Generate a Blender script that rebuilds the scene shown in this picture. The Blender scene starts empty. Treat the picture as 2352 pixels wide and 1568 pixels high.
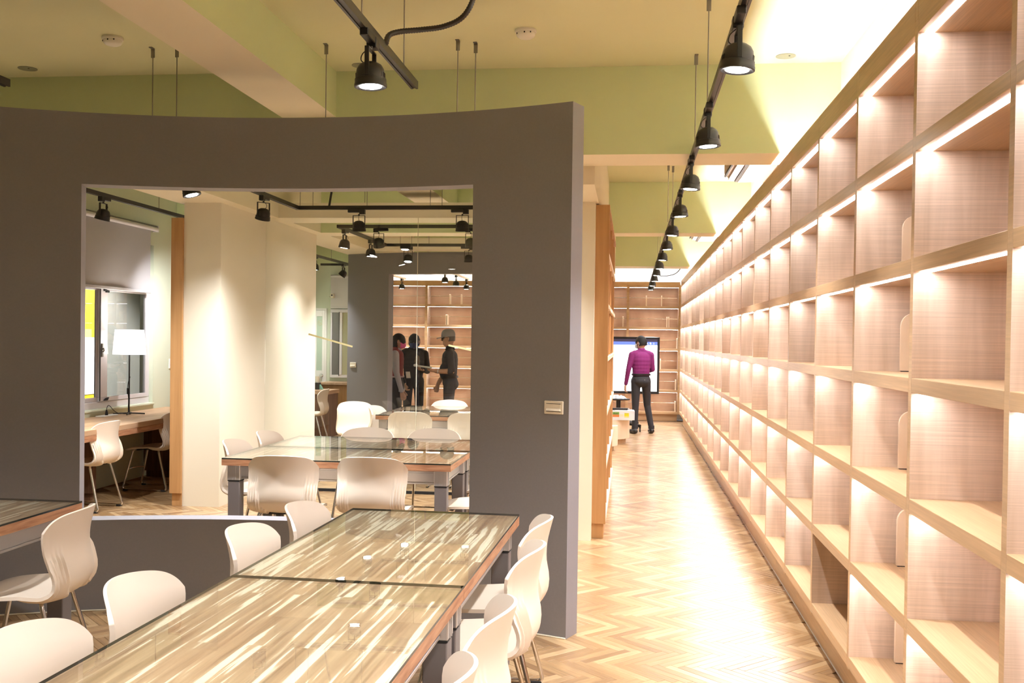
import bpy, bmesh, math, random
import numpy as np
from mathutils import Vector, Matrix, Euler

S = bpy.context.scene
COL = S.collection
PI = math.pi
R = math.radians
random.seed(11)

# ---------------------------------------------------------------- camera, world, exposure
cam_data = bpy.data.cameras.new('camera')
cam = bpy.data.objects.new('camera', cam_data)
COL.objects.link(cam)
_yaw, _pit, _rol = .116944, .014883, .013213
_F = Vector((-math.sin(_yaw) * math.cos(_pit), math.cos(_yaw) * math.cos(_pit), -math.sin(_pit)))
_R0 = Vector((math.cos(_yaw), math.sin(_yaw), 0))
_U0 = _R0.cross(_F)
_Rv = _R0 * math.cos(_rol) + _U0 * math.sin(_rol)
_Uv = -_R0 * math.sin(_rol) + _U0 * math.cos(_rol)
_M = Matrix((_Rv, _Uv, -_F)).transposed().to_4x4()
_M.translation = Vector((0, 0, 1.6))
cam.matrix_world = _M
cam_data.sensor_width = 36
cam_data.lens = 2317.09 / 2352 * 36
cam_data.shift_y = 29.4 / 2352
cam_data.clip_start = .05
cam_data.clip_end = 100
S.camera = cam

w = bpy.data.worlds.new('world')
S.world = w
w.use_nodes = True
w.node_tree.nodes['Background'].inputs['Color'].default_value = (.55, .62, .75, 1)
w.node_tree.nodes['Background'].inputs['Strength'].default_value = .35

S.view_settings.view_transform = 'Standard'
S.view_settings.look = 'None'
S.view_settings.exposure = 0.98
S.view_settings.gamma = 1.0
S.view_settings.use_curve_mapping = False
S.cycles.max_bounces = 7
S.cycles.diffuse_bounces = 4
S.cycles.glossy_bounces = 3
S.cycles.transmission_bounces = 4
S.cycles.transparent_max_bounces = 10
S.cycles.sample_clamp_indirect = 6.0
S.cycles.caustics_reflective = False
S.cycles.caustics_refractive = False
S.cycles.use_denoising = True

SPOT_W = 98.0          # power of one track spotlight
LED_E = 15.5           # emission of the shelf LED strips
COVE_E = 95.0          # emission of the strip on top of the bookcases
LAMP_COL = (.985, .985, 1.0)
LED_COL = (1.0, .975, 1.0)

# ---------------------------------------------------------------- materials
def new_mat(name):
    m = bpy.data.materials.new(name)
    m.use_nodes = True
    return m, m.node_tree.nodes, m.node_tree.links, m.node_tree.nodes['Principled BSDF']

def plain(name, col, rough=.5, metal=0.0, coat=0.0, noise=0.0, nscale=30.0, bump=0.0):
    m, n, l, b = new_mat(name)
    b.inputs['Base Color'].default_value = (*col, 1)
    b.inputs['Roughness'].default_value = rough
    b.inputs['Metallic'].default_value = metal
    if coat:
        b.inputs['Coat Weight'].default_value = coat
        b.inputs['Coat Roughness'].default_value = .12
    if noise or bump:
        tc = n.new('ShaderNodeTexCoord')
        t = n.new('ShaderNodeTexNoise')
        t.inputs['Scale'].default_value = nscale
        t.inputs['Detail'].default_value = 4
        l.new(tc.outputs['Object'], t.inputs['Vector'])
        if noise:
            mix = n.new('ShaderNodeMix'); mix.data_type = 'RGBA'
            mix.inputs['A'].default_value = (*[c * (1 - noise) for c in col], 1)
            mix.inputs['B'].default_value = (*[min(1, c * (1 + noise)) for c in col], 1)
            l.new(t.outputs['Fac'], mix.inputs['Factor'])
            l.new(mix.outputs['Result'], b.inputs['Base Color'])
        if bump:
            bp = n.new('ShaderNodeBump')
            bp.inputs['Strength'].default_value = bump
            bp.inputs['Distance'].default_value = .002
            l.new(t.outputs['Fac'], bp.inputs['Height'])
            l.new(bp.outputs['Normal'], b.inputs['Normal'])
    return m

def emit(name, col, strength):
    m, n, l, b = new_mat(name)
    b.inputs['Base Color'].default_value = (*col, 1)
    b.inputs['Emission Color'].default_value = (*col, 1)
    b.inputs['Emission Strength'].default_value = strength
    return m

def wood(name, dark, light, stretch, rough=.45, cross=None, coat=0.0, vary=.12):
    """grain noise stretched by a per-axis scale, plus a finer cross weave"""
    m, n, l, b = new_mat(name)
    tc = n.new('ShaderNodeTexCoord')
    oi = n.new('ShaderNodeObjectInfo')
    off = n.new('ShaderNodeVectorMath'); off.operation = 'SCALE'
    cmb = n.new('ShaderNodeCombineXYZ')
    for k in 'XYZ':
        l.new(oi.outputs['Random'], cmb.inputs[k])
    l.new(cmb.outputs['Vector'], off.inputs[0]); off.inputs['Scale'].default_value = 17.0
    add = n.new('ShaderNodeVectorMath'); add.operation = 'ADD'
    l.new(tc.outputs['Object'], add.inputs[0]); l.new(off.outputs['Vector'], add.inputs[1])
    mp = n.new('ShaderNodeMapping')
    mp.inputs['Scale'].default_value = stretch
    l.new(add.outputs['Vector'], mp.inputs['Vector'])
    t = n.new('ShaderNodeTexNoise')
    t.inputs['Scale'].default_value = 1.0; t.inputs['Detail'].default_value = 5; t.inputs['Distortion'].default_value = .35
    l.new(mp.outputs['Vector'], t.inputs['Vector'])
    cr = n.new('ShaderNodeValToRGB')
    cr.color_ramp.elements[0].position = .3; cr.color_ramp.elements[0].color = (*dark, 1)
    cr.color_ramp.elements[1].position = .7; cr.color_ramp.elements[1].color = (*light, 1)
    l.new(t.outputs['Fac'], cr.inputs['Fac'])
    out = cr.outputs['Color']
    if cross:
        mp2 = n.new('ShaderNodeMapping'); mp2.inputs['Scale'].default_value = cross
        l.new(add.outputs['Vector'], mp2.inputs['Vector'])
        t2 = n.new('ShaderNodeTexNoise'); t2.inputs['Scale'].default_value = 1.0; t2.inputs['Detail'].default_value = 3
        l.new(mp2.outputs['Vector'], t2.inputs['Vector'])
        mr = n.new('ShaderNodeMapRange')
        mr.inputs['From Min'].default_value = .3; mr.inputs['From Max'].default_value = .7
        mr.inputs['To Min'].default_value = .87; mr.inputs['To Max'].default_value = 1.09
        l.new(t2.outputs['Fac'], mr.inputs['Value'])
        mx = n.new('ShaderNodeMix'); mx.data_type = 'RGBA'; mx.blend_type = 'MULTIPLY'
        mx.inputs['Factor'].default_value = 1
        l.new(out, mx.inputs['A']); l.new(mr.outputs['Result'], mx.inputs['B'])
        out = mx.outputs['Result']
    hv = n.new('ShaderNodeHueSaturation')
    mrv = n.new('ShaderNodeMapRange')
    mrv.inputs['To Min'].default_value = 1 - vary; mrv.inputs['To Max'].default_value = 1 + vary
    l.new(oi.outputs['Random'], mrv.inputs['Value'])
    l.new(mrv.outputs['Result'], hv.inputs['Value'])
    l.new(out, hv.inputs['Color'])
    l.new(hv.outputs['Color'], b.inputs['Base Color'])
    b.inputs['Roughness'].default_value = rough
    if coat:
        b.inputs['Coat Weight'].default_value = coat
        b.inputs['Coat Roughness'].default_value = .1
    return m

def plank_mat():
    """one parquet plank: UV runs along the plank; tone by object random or the face attribute 'tone'"""
    m, n, l, b = new_mat('parquet')
    uv = n.new('ShaderNodeUVMap'); uv.uv_map = 'UVMap'
    at = n.new('ShaderNodeAttribute'); at.attribute_name = 'tone'
    oi = n.new('ShaderNodeObjectInfo')
    sm = n.new('ShaderNodeMath'); sm.operation = 'ADD'
    l.new(at.outputs['Fac'], sm.inputs[0]); l.new(oi.outputs['Random'], sm.inputs[1])
    fr = n.new('ShaderNodeMath'); fr.operation = 'FRACT'
    l.new(sm.outputs[0], fr.inputs[0])
    cr = n.new('ShaderNodeValToRGB')
    e = cr.color_ramp.elements
    e[0].position = 0; e[0].color = (.235, .13, .058, 1)
    e[1].position = 1; e[1].color = (.51, .345, .185, 1)
    for p, c in ((.25, (.39, .24, .112)), (.55, (.295, .17, .075)), (.8, (.45, .295, .15))):
        x = e.new(p); x.color = (*c, 1)
    l.new(fr.outputs[0], cr.inputs['Fac'])
    sc = n.new('ShaderNodeMath'); sc.operation = 'MULTIPLY'; sc.inputs[1].default_value = 40
    l.new(fr.outputs[0], sc.inputs[0])
    cb = n.new('ShaderNodeCombineXYZ'); l.new(sc.outputs[0], cb.inputs['X']); l.new(sc.outputs[0], cb.inputs['Z'])
    ad = n.new('ShaderNodeVectorMath'); ad.operation = 'ADD'
    l.new(uv.outputs['UV'], ad.inputs[0]); l.new(cb.outputs['Vector'], ad.inputs[1])
    mp = n.new('ShaderNodeMapping'); mp.inputs['Scale'].default_value = (5, 90, 1)
    l.new(ad.outputs['Vector'], mp.inputs['Vector'])
    t = n.new('ShaderNodeTexNoise'); t.inputs['Scale'].default_value = 1; t.inputs['Detail'].default_value = 4; t.inputs['Distortion'].default_value = .5
    l.new(mp.outputs['Vector'], t.inputs['Vector'])
    mr = n.new('ShaderNodeMapRange')
    mr.inputs['From Min'].default_value = .25; mr.inputs['From Max'].default_value = .75
    mr.inputs['To Min'].default_value = .72; mr.inputs['To Max'].default_value = 1.18
    l.new(t.outputs['Fac'], mr.inputs['Value'])
    mx = n.new('ShaderNodeMix'); mx.data_type = 'RGBA'; mx.blend_type = 'MULTIPLY'; mx.inputs['Factor'].default_value = 1
    l.new(cr.outputs['Color'], mx.inputs['A']); l.new(mr.outputs['Result'], mx.inputs['B'])
    l.new(mx.outputs['Result'], b.inputs['Base Color'])
    b.inputs['Roughness'].default_value = .34
    b.inputs['Coat Weight'].default_value = .45
    b.inputs['Coat Roughness'].default_value = .20
    return m

def table_wood():
    """walnut-and-ash staves running along local Y with pale flame shaped streaks"""
    m, n, l, b = new_mat('table_wood')
    tc = n.new('ShaderNodeTexCoord')
    oi = n.new('ShaderNodeObjectInfo')
    cmb = n.new('ShaderNodeCombineXYZ')
    sc0 = n.new('ShaderNodeMath'); sc0.operation = 'MULTIPLY'; sc0.inputs[1].default_value = 9
    l.new(oi.outputs['Random'], sc0.inputs[0])
    for k in 'XY':
        l.new(sc0.outputs[0], cmb.inputs[k])
    add = n.new('ShaderNodeVectorMath'); add.operation = 'ADD'
    l.new(tc.outputs['Object'], add.inputs[0]); l.new(cmb.outputs['Vector'], add.inputs[1])
    # staves: a brick pattern, long along Y
    mp = n.new('ShaderNodeMapping'); mp.inputs['Rotation'].default_value = (0, 0, PI / 2)
    l.new(add.outputs['Vector'], mp.inputs['Vector'])
    br = n.new('ShaderNodeTexBrick')
    br.inputs['Color1'].default_value = (0, 0, 0, 1); br.inputs['Color2'].default_value = (1, 1, 1, 1)
    br.inputs['Mortar'].default_value = (.4, .4, .4, 1); br.inputs['Mortar Size'].default_value = 0
    br.inputs['Scale'].default_value = 1; br.inputs['Brick Width'].default_value = 1.1; br.inputs['Row Height'].default_value = .07
    l.new(mp.outputs['Vector'], br.inputs['Vector'])
    st = n.new('ShaderNodeVectorMath'); st.operation = 'SCALE'; st.inputs['Scale'].default_value = 7
    l.new(br.outputs['Color'], st.inputs[0])
    ad2 = n.new('ShaderNodeVectorMath'); ad2.operation = 'ADD'
    l.new(add.outputs['Vector'], ad2.inputs[0]); l.new(st.outputs['Vector'], ad2.inputs[1])
    m2 = n.new('ShaderNodeMapping'); m2.inputs['Scale'].default_value = (38, 1.5, 1)
    l.new(ad2.outputs['Vector'], m2.inputs['Vector'])
    t = n.new('ShaderNodeTexNoise'); t.inputs['Scale'].default_value = 1; t.inputs['Detail'].default_value = 2.0; t.inputs['Distortion'].default_value = .5
    l.new(m2.outputs['Vector'], t.inputs['Vector'])
    cr = n.new('ShaderNodeValToRGB')
    e = cr.color_ramp.elements
    e[0].position = .28; e[0].color = (.25, .145, .085, 1)
    e[1].position = .72; e[1].color = (.88, .78, .60, 1)
    for p, c in ((.40, (.38, .24, .145)), (.55, (.50, .345, .215)), (.59, (.87, .78, .63))):
        x = e.new(p); x.color = (*c, 1)
    l.new(t.outputs['Fac'], cr.inputs['Fac'])
    m3 = n.new('ShaderNodeMapping'); m3.inputs['Scale'].default_value = (160, 5, 1)
    l.new(ad2.outputs['Vector'], m3.inputs['Vector'])
    t3 = n.new('ShaderNodeTexNoise'); t3.inputs['Scale'].default_value = 1; t3.inputs['Detail'].default_value = 3
    l.new(m3.outputs['Vector'], t3.inputs['Vector'])
    mr = n.new('ShaderNodeMapRange'); mr.inputs['To Min'].default_value = .75; mr.inputs['To Max'].default_value = 1.2
    l.new(t3.outputs['Fac'], mr.inputs['Value'])
    mx = n.new('ShaderNodeMix'); mx.data_type = 'RGBA'; mx.blend_type = 'MULTIPLY'; mx.inputs['Factor'].default_value = 1
    l.new(cr.outputs['Color'], mx.inputs['A']); l.new(mr.outputs['Result'], mx.inputs['B'])
    l.new(mx.outputs['Result'], b.inputs['Base Color'])
    b.inputs['Roughness'].default_value = .5
    return m

def glass_mat(name, tint, ior=1.5, rough=0.0, haze=0.0):
    m = bpy.data.materials.new(name); m.use_nodes = True
    n, l = m.node_tree.nodes, m.node_tree.links
    n.clear()
    out = n.new('ShaderNodeOutputMaterial')
    mix = n.new('ShaderNodeMixShader')
    fr = n.new('ShaderNodeFresnel')
    ge = n.new('ShaderNodeNewGeometry')       # thin sheet: both faces reflect as from outside
    io = n.new('ShaderNodeMapRange'); io.inputs['To Min'].default_value = ior; io.inputs['To Max'].default_value = 1 / ior
    l.new(ge.outputs['Backfacing'], io.inputs['Value']); l.new(io.outputs['Result'], fr.inputs['IOR'])
    tr = n.new('ShaderNodeBsdfTransparent'); tr.inputs['Color'].default_value = (*tint, 1)
    gl = n.new('ShaderNodeBsdfGlossy'); gl.inputs['Roughness'].default_value = rough; gl.inputs['Color'].default_value = (1, 1, 1, 1)
    l.new(fr.outputs['Fac'], mix.inputs['Fac'])
    l.new(tr.outputs['BSDF'], mix.inputs[1]); l.new(gl.outputs['BSDF'], mix.inputs[2])
    l.new(mix.outputs['Shader'], out.inputs['Surface'])
    return m

M = {}
M['ceiling'] = plain('ceiling_paint', (.72, .72, .48), .8, noise=.03, nscale=2)
M['green'] = plain('green_paint', (.68, .76, .46), .8, noise=.03, nscale=2)
M['soffit'] = plain('cream_paint', (.82, .76, .61), .8, noise=.03, nscale=2)
M['cream'] = plain('cream_wall', (.79, .735, .61), .75, noise=.03, nscale=2)
M['white_wall'] = plain('white_wall', (.82, .80, .76), .7, noise=.02, nscale=2)
M['mint'] = plain('mint_wall', (.66, .71, .56), .8, noise=.03, nscale=2)
M['grey'] = plain('taupe_paint', (.215, .204, .208), .75, noise=.06, nscale=90, bump=.15)
M['greylite'] = plain('pale_taupe', (.27, .262, .29), .6, noise=.03, nscale=60)  # paler than the wall faces; used on ends, sill and reveals
M['slab'] = plain('floor_joint', (.20, .11, .05), .8, noise=.1)
M['parquet'] = plank_mat()
SH_D, SH_L = (.54, .405, .30), (.76, .61, .50)
M['wood_v'] = wood('maple_upright', SH_D, SH_L, (14, 14, 1.1), .45, (3, 3, 260), vary=.10)
M['wood_h'] = wood('maple_shelf', (.49, .31, .165), (.62, .415, .24), (10, 1.0, 14), .30, (200, 4, 120), vary=.06)
M['wood_x'] = wood('maple_shelf_across', (.47, .29, .15), (.60, .395, .225), (1.0, 10, 14), .45, (4, 200, 120), vary=.06)
M['wood_b'] = wood('maple_back', (.46, .27, .155), (.62, .40, .255), (3, 3, 1.2), .5, (3, 3, 200), vary=.06)
M['oak_v'] = wood('oak_end_panel', (.43, .225, .085), (.55, .31, .13), (22, 22, 1.4), .5, vary=.04)
M['ash'] = plain('pale_ash', (.82, .66, .49), .5, noise=.06, nscale=14)
M['walnut'] = wood('walnut_panel', (.10, .045, .024), (.20, .095, .05), (30, 30, 1.4), .5, vary=.05)
M['desk_top'] = wood('walnut_desk_top', (.40, .235, .13), (.60, .40, .25), (18, 1.6, 10), .45, vary=.05)
M['edge'] = wood('walnut_edge', (.30, .125, .06), (.55, .30, .17), (5, 5, 60), .45, vary=.05)
M['table_wood'] = table_wood()
M['glass'] = glass_mat('table_glass', (.965, .975, .955), 1.5)
M['glass_edge'] = plain('glass_edge', (.006, .012, .010), .15)
M['pane'] = glass_mat('clear_pane', (.965, .975, .96), 1.45)
M['pane_edge'] = plain('pane_edge', (.62, .58, .44), .3)
M['window_glass'] = glass_mat('window_pane', (.80, .81, .80), 1.5)
M['frost'] = plain('frosted_glass', (.45, .55, .44), .3)
M['chair'] = plain('beige_plastic', (.80, .70, .59), .42, coat=.1)
M['chrome'] = plain('chrome', (.75, .74, .74), .12, 1.0)
M['black'] = plain('black_metal', (.012, .011, .011), .42)
M['blackm'] = plain('black_rail', (.020, .017, .016), .35, noise=.1)
M['rubber'] = plain('black_rubber', (.012, .012, .013), .7)
M['alu'] = plain('aluminium', (.62, .60, .60), .35, .75)
M['legpaint'] = plain('grey_leg', (.17, .155, .16), .5)
M['aluw'] = plain('window_aluminium', (.74, .70, .72), .4, .2)
M['white'] = plain('white_plastic', (.85, .83, .78), .4)
M['ivory'] = plain('ivory_plastic', (.80, .72, .58), .4)
M['steel'] = plain('steel_rod', (.28, .27, .24), .4, .7)
M['blind'] = plain('grey_blind_cloth', (.46, .44, .45), .8, noise=.04, nscale=200)
M['blind_tube'] = plain('blind_tube', (.62, .58, .57), .5)
M['lens'] = emit('lamp_lens', (1, .97, .93), 40)
M['led'] = emit('led_strip', LED_COL, LED_E)
M['cove'] = emit('cove_strip', (1, .98, .95), COVE_E)
M['ledf'] = emit('far_led_strip', LED_COL, LED_E)
M['shade'] = emit('lamp_shade', (1, .97, .92), 1.6)
M['plate'] = plain('ceiling_plate', (.30, .30, .24), .4, .3)
M['dark'] = plain('dark_slot', (.010, .009, .009), .8)

# ---------------------------------------------------------------- mesh helpers
class MB:
    """collects simple solids and builds them as ONE mesh object"""
    def __init__(s):
        s.v = []; s.f = []; s.m = []
    def add(s, verts, faces, m=0):
        o = len(s.v)
        s.v += [tuple(p) for p in verts]
        s.f += [tuple(i + o for i in f) for f in faces]
        s.m += [m] * len(faces)
        return s
    def box(s, x0, y0, z0, x1, y1, z1, m=0, mat=None):
        vs = [(x, y, z) for x in (x0, x1) for y in (y0, y1) for z in (z0, z1)]
        if mat is not None:
            vs = [mat @ Vector(p) for p in vs]
        return s.add(vs, [(0, 1, 3, 2), (4, 6, 7, 5), (0, 4, 5, 1), (2, 3, 7, 6), (0, 2, 6, 4), (1, 5, 7, 3)], m)
    def cbox(s, x0, y0, z0, x1, y1, z1, c=.003, m=0, mat=None):
        """box with chamfered edges"""
        vs = []
        idx = {}
        X, Y, Z = (x0, x1), (y0, y1), (z0, z1)
        for i in (0, 1):
            for j in (0, 1):
                for k in (0, 1):
                    sx, sy, sz = (c if i == 0 else -c), (c if j == 0 else -c), (c if k == 0 else -c)
                    idx[i, j, k, 0] = len(vs); vs.append((X[i], Y[j] + sy, Z[k] + sz))
                    idx[i, j, k, 1] = len(vs); vs.append((X[i] + sx, Y[j], Z[k] + sz))
                    idx[i, j, k, 2] = len(vs); vs.append((X[i] + sx, Y[j] + sy, Z[k]))
        fs = []
        for i in (0, 1):
            q = [idx[i, 0, 0, 0], idx[i, 1, 0, 0], idx[i, 1, 1, 0], idx[i, 0, 1, 0]]; fs.append(q if i else q[::-1])
            q = [idx[0, i, 0, 1], idx[0, i, 1, 1], idx[1, i, 1, 1], idx[1, i, 0, 1]]; fs.append(q if i else q[::-1])
            q = [idx[0, 0, i, 2], idx[1, 0, i, 2], idx[1, 1, i, 2], idx[0, 1, i, 2]]; fs.append(q if i else q[::-1])
        for a in (0, 1):
            for b in (0, 1):
                q = [idx[a, b, 0, 0], idx[a, b, 0, 1], idx[a, b, 1, 1], idx[a, b, 1, 0]]; fs.append(q if a == b else q[::-1])
                q = [idx[a, 0, b, 0], idx[a, 1, b, 0], idx[a, 1, b, 2], idx[a, 0, b, 2]]; fs.append(q if a == b else q[::-1])
                q = [idx[0, a, b, 1], idx[0, a, b, 2], idx[1, a, b, 2], idx[1, a, b, 1]]; fs.append(q if a == b else q[::-1])
                for d in (0, 1):
                    q = [idx[a, b, d, 0], idx[a, b, d, 1], idx[a, b, d, 2]]; fs.append(q if (a + b + d) % 2 else q[::-1])
        if mat is not None:
            vs = [mat @ Vector(p) for p in vs]
        return s.add(vs, fs, m)
    def tube(s, pts, r, n=8, m=0, caps=True):
        """round tube along a polyline; r may be a list of radii"""
        P = [Vector(p) for p in pts]
        rr = r if isinstance(r, (list, tuple)) else [r] * len(P)
        t = (P[1] - P[0]).normalized()
        a = t.orthogonal().normalized()
        vs = []
        for i, p in enumerate(P):
            if i == 0: d = P[1] - P[0]
            elif i == len(P) - 1: d = P[-1] - P[-2]
            else: d = (P[i + 1] - p).normalized() + (p - P[i - 1]).normalized()
            if d.length < 1e-9: d = P[i] - P[i - 1]
            d.normalize()
            a = (a - d * a.dot(d))
            a = a.normalized() if a.length > 1e-6 else d.orthogonal().normalized()
            b = d.cross(a)
            for k in range(n):
                c = 2 * PI * k / n
                vs.append(p + (a * math.cos(c) + b * math.sin(c)) * rr[i])
        fs = []
        for i in range(len(P) - 1):
            for k in range(n):
                k2 = (k + 1) % n
                fs.append((i * n + k, i * n + k2, (i + 1) * n + k2, (i + 1) * n + k))
        if caps:
            fs.append(tuple(range(n))[::-1])
            fs.append(tuple((len(P) - 1) * n + k for k in range(n)))
        return s.add(vs, fs, m)
    def lathe(s, prof, n=20, c=(0, 0, 0), m=0, mat=None, sx=1.0, sy=1.0):
        vs = []; fs = []
        for (r, z) in prof:
            for k in range(n):
                a = 2 * PI * k / n
                vs.append(Vector((c[0] + r * sx * math.cos(a), c[1] + r * sy * math.sin(a), c[2] + z)))
        if mat is not None:
            vs = [mat @ p for p in vs]
        for i in range(len(prof) - 1):
            for k in range(n):
                k2 = (k + 1) % n
                fs.append((i * n + k, i * n + k2, (i + 1) * n + k2, (i + 1) * n + k))
        if prof[0][0] > 1e-6: fs.append(tuple(range(n))[::-1])
        if prof[-1][0] > 1e-6: fs.append(tuple((len(prof) - 1) * n + k for k in range(n)))
        return s.add(vs, fs, m)
    def prism(s, poly, axis, a, b, m=0, mat=None):
        """extrude a 2-D polygon along an axis ('x': poly in yz, 'y': in xz, 'z': in xy)"""
        def p3(p, t):
            return {'x': (t, p[0], p[1]), 'y': (p[0], t, p[1]), 'z': (p[0], p[1], t)}[axis]
        n = len(poly)
        vs = [p3(p, a) for p in poly] + [p3(p, b) for p in poly]
        if mat is not None:
            vs = [mat @ Vector(p) for p in vs]
        fs = [tuple(range(n)), tuple(range(2 * n - 1, n - 1, -1))]
        fs += [(i, i + n, (i + 1) % n + n, (i + 1) % n) for i in range(n)]
        return s.add(vs, fs, m)
    def ball(s, c, r, nu=14, nv=9, m=0, mat=None):
        rx, ry, rz = r if isinstance(r, (tuple, list)) else (r, r, r)
        prof = []
        vs = []; fs = []
        for j in range(nv + 1):
            th = PI * j / nv
            for k in range(nu):
                a = 2 * PI * k / nu
                p = Vector((rx * math.sin(th) * math.cos(a), ry * math.sin(th) * math.sin(a), -rz * math.cos(th)))
                if mat is not None: p = mat @ p
                vs.append(p + Vector(c))
        for j in range(nv):
            for k in range(nu):
                k2 = (k + 1) % nu
                fs.append((j * nu + k, j * nu + k2, (j + 1) * nu + k2, (j + 1) * nu + k))
        return s.add(vs, fs, m)
    def mesh(s, name, mats, smooth=None, org=None):
        me = bpy.data.meshes.new(name)
        vs = s.v
        if org is not None:
            vs = [(p[0] - org[0], p[1] - org[1], p[2] - org[2]) for p in vs]
        me.from_pydata([tuple(p) for p in vs], [], s.f)
        for k in (mats if isinstance(mats, (list, tuple)) else [mats]):
            me.materials.append(k)
        if any(s.m):
            me.polygons.foreach_set('material_index', s.m)
        bm = bmesh.new(); bm.from_mesh(me)
        bmesh.ops.remove_doubles(bm, verts=bm.verts, dist=1e-6)
        bmesh.ops.recalc_face_normals(bm, faces=bm.faces)
        bm.to_mesh(me); bm.free()
        if smooth:
            me.polygons.foreach_set('use_smooth', [True] * len(me.polygons))
            me.set_sharp_from_angle(angle=R(smooth))
        me.update()
        return me

def link(name, data, parent=None, loc=(0, 0, 0), rot=None):
    o = bpy.data.objects.new(name, data)
    COL.objects.link(o)
    o.location = loc
    if rot: o.rotation_euler = rot
    if parent is not None: o.parent = parent
    return o

def tag(o, label=None, cat=None, group=None, kind=None):
    if label: o['label'] = label
    if cat: o['category'] = cat
    if group: o['group'] = group
    if kind: o['kind'] = kind
    return o

def thing(name, label, cat, loc=(0, 0, 0), rz=0.0, group=None):
    o = bpy.data.objects.new(name, None)
    COL.objects.link(o)
    o.empty_display_size = .1
    o.location = loc; o.rotation_euler = (0, 0, rz)
    return tag(o, label, cat, group)

def part(name, mb, mats, parent, smooth=None, world=False, label=None):
    """child mesh; with world=True the coordinates in mb are world ones"""
    org = None
    if world:
        org = parent.location
        if parent.parent is not None: org = parent.location + parent.parent.location
    o = link(name, mb.mesh(name, mats, smooth, org), parent)
    if label: o['label'] = label
    return o

def single(name, mb, mats, label, cat, loc, smooth=None, group=None):
    """a thing that is one mesh, given in world coordinates, with its origin at loc"""
    o = link(name, mb.mesh(name, mats, smooth, loc), None, loc)
    return tag(o, label, cat, group)

def struct(name, mb, mats, parent=None, smooth=None):
    o = link(name, mb.mesh(name, mats, smooth), parent)
    if parent is None: o['kind'] = 'structure'
    return o

def kids(o):
    return [c for c in bpy.data.objects if c.parent is o]

def dup(root, loc, rz, label, group=None):
    """copy of a thing with its parts and sub-parts, sharing mesh data"""
    ch = CH.get(root.name)
    if ch is None:
        ch = CH[root.name] = [(c, kids(c)) for c in kids(root)]
    r = root.copy(); COL.objects.link(r)
    r.location = loc; r.rotation_euler = (0, 0, rz)
    r['label'] = label
    if group: r['group'] = group
    for c, gs in ch:
        d = c.copy(); COL.objects.link(d); d.parent = r
        for g in gs:
            e = g.copy(); COL.objects.link(e); e.parent = d
    return r
CH = {}

def lerp(a, b, t): return a + (b - a) * t
def interp(tab, x):
    for (x0, y0), (x1, y1) in zip(tab, tab[1:]):
        if x <= x1:
            t = (x - x0) / (x1 - x0)
            return y0 + (y1 - y0) * max(0, t)
    return tab[-1][1]
def catmull(pts, n):
    """n+1 samples along a Catmull-Rom curve, evenly spaced by length"""
    P = [Vector(p) for p in pts]
    P = [P[0] * 2 - P[1]] + P + [P[-1] * 2 - P[-2]]
    dense = []
    for i in range(1, len(P) - 2):
        for k in range(16):
            t = k / 16
            a, b, c, d = P[i - 1], P[i], P[i + 1], P[i + 2]
            dense.append(.5 * ((2 * b) + (c - a) * t + (2 * a - 5 * b + 4 * c - d) * t * t + (3 * b - a - 3 * c + d) * t ** 3))
    dense.append(P[-2])
    L = [0]
    for a, b in zip(dense, dense[1:]): L.append(L[-1] + (b - a).length)
    out = []
    for k in range(n + 1):
        s = L[-1] * k / n
        j = 0
        while j < len(L) - 2 and L[j + 1] < s: j += 1
        t = (s - L[j]) / max(1e-9, L[j + 1] - L[j])
        out.append(dense[j].lerp(dense[j + 1], min(1, t)))
    return out
ORD = ['nearest', 'second', 'third', 'fourth', 'fifth', 'sixth', 'seventh', 'eighth', 'ninth', 'tenth', 'eleventh', 'twelfth']

# ================================================================ THE SETTING
XL, XR = -5.45, 1.32
YB, YE = -4.2, 20.78
ZC = 3.41

# ---- floor: slab below, herringbone planks on it
floor = struct('floor', MB().box(XL - .2, YB, -.12, XR, YE, -.006), M['slab'])
PL, PW = .315, .0455
def herringbone():
    out = []
    c = math.sqrt(.5)
    for m_ in range(-24, 52):
        for k in range(-150, 150):
            for kind in (0, 1):
                u0, v0 = k * PW + m_ * PL, k * PW - m_ * PL
                if kind == 0:
                    uc, vc = u0 + PL / 2, v0 + PW / 2
                else:
                    uc, vc = u0 + PW / 2, v0 + PW + PL / 2
                # (1,1) of the pattern frame runs along world X
                x = (uc + vc) * c - 2.0
                y = (vc - uc) * c + 9.0
                if XL + .12 < x < 1.1 and YB + 4.3 < y < YE - .16:
                    out.append((x, y, -PI / 4 + (0 if kind == 0 else PI / 2)))
    return out
def plank_geo(x, y, a, tone, V, F, UV, L=PL - .0012, W=PW - .0012):
    ca, sa = math.cos(a), math.sin(a)
    o = len(V)
    for z, e in ((-.006, 0), (-.0012, 0), (0, .0012)):
        for px, py in ((-1, -1), (1, -1), (1, 1), (-1, 1)):
            X_, Y_ = px * (L / 2 - e), py * (W / 2 - e)
            V.append((x + X_ * ca - Y_ * sa, y + X_ * sa + Y_ * ca, z))
    fs = [(8, 9, 10, 11)]
    for lv in (0, 4):
        fs += [(lv + i, lv + (i + 1) % 4, lv + 4 + (i + 1) % 4, lv + 4 + i) for i in range(4)]
    for f in fs:
        F.append(tuple(i + o for i in f))
        for i in f:
            px, py = ((-1, -1), (1, -1), (1, 1), (-1, 1))[i % 4]
            UV += [px * L / 2 + tone * 3, py * W / 2 + tone * 7]
    return len(fs)
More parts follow.
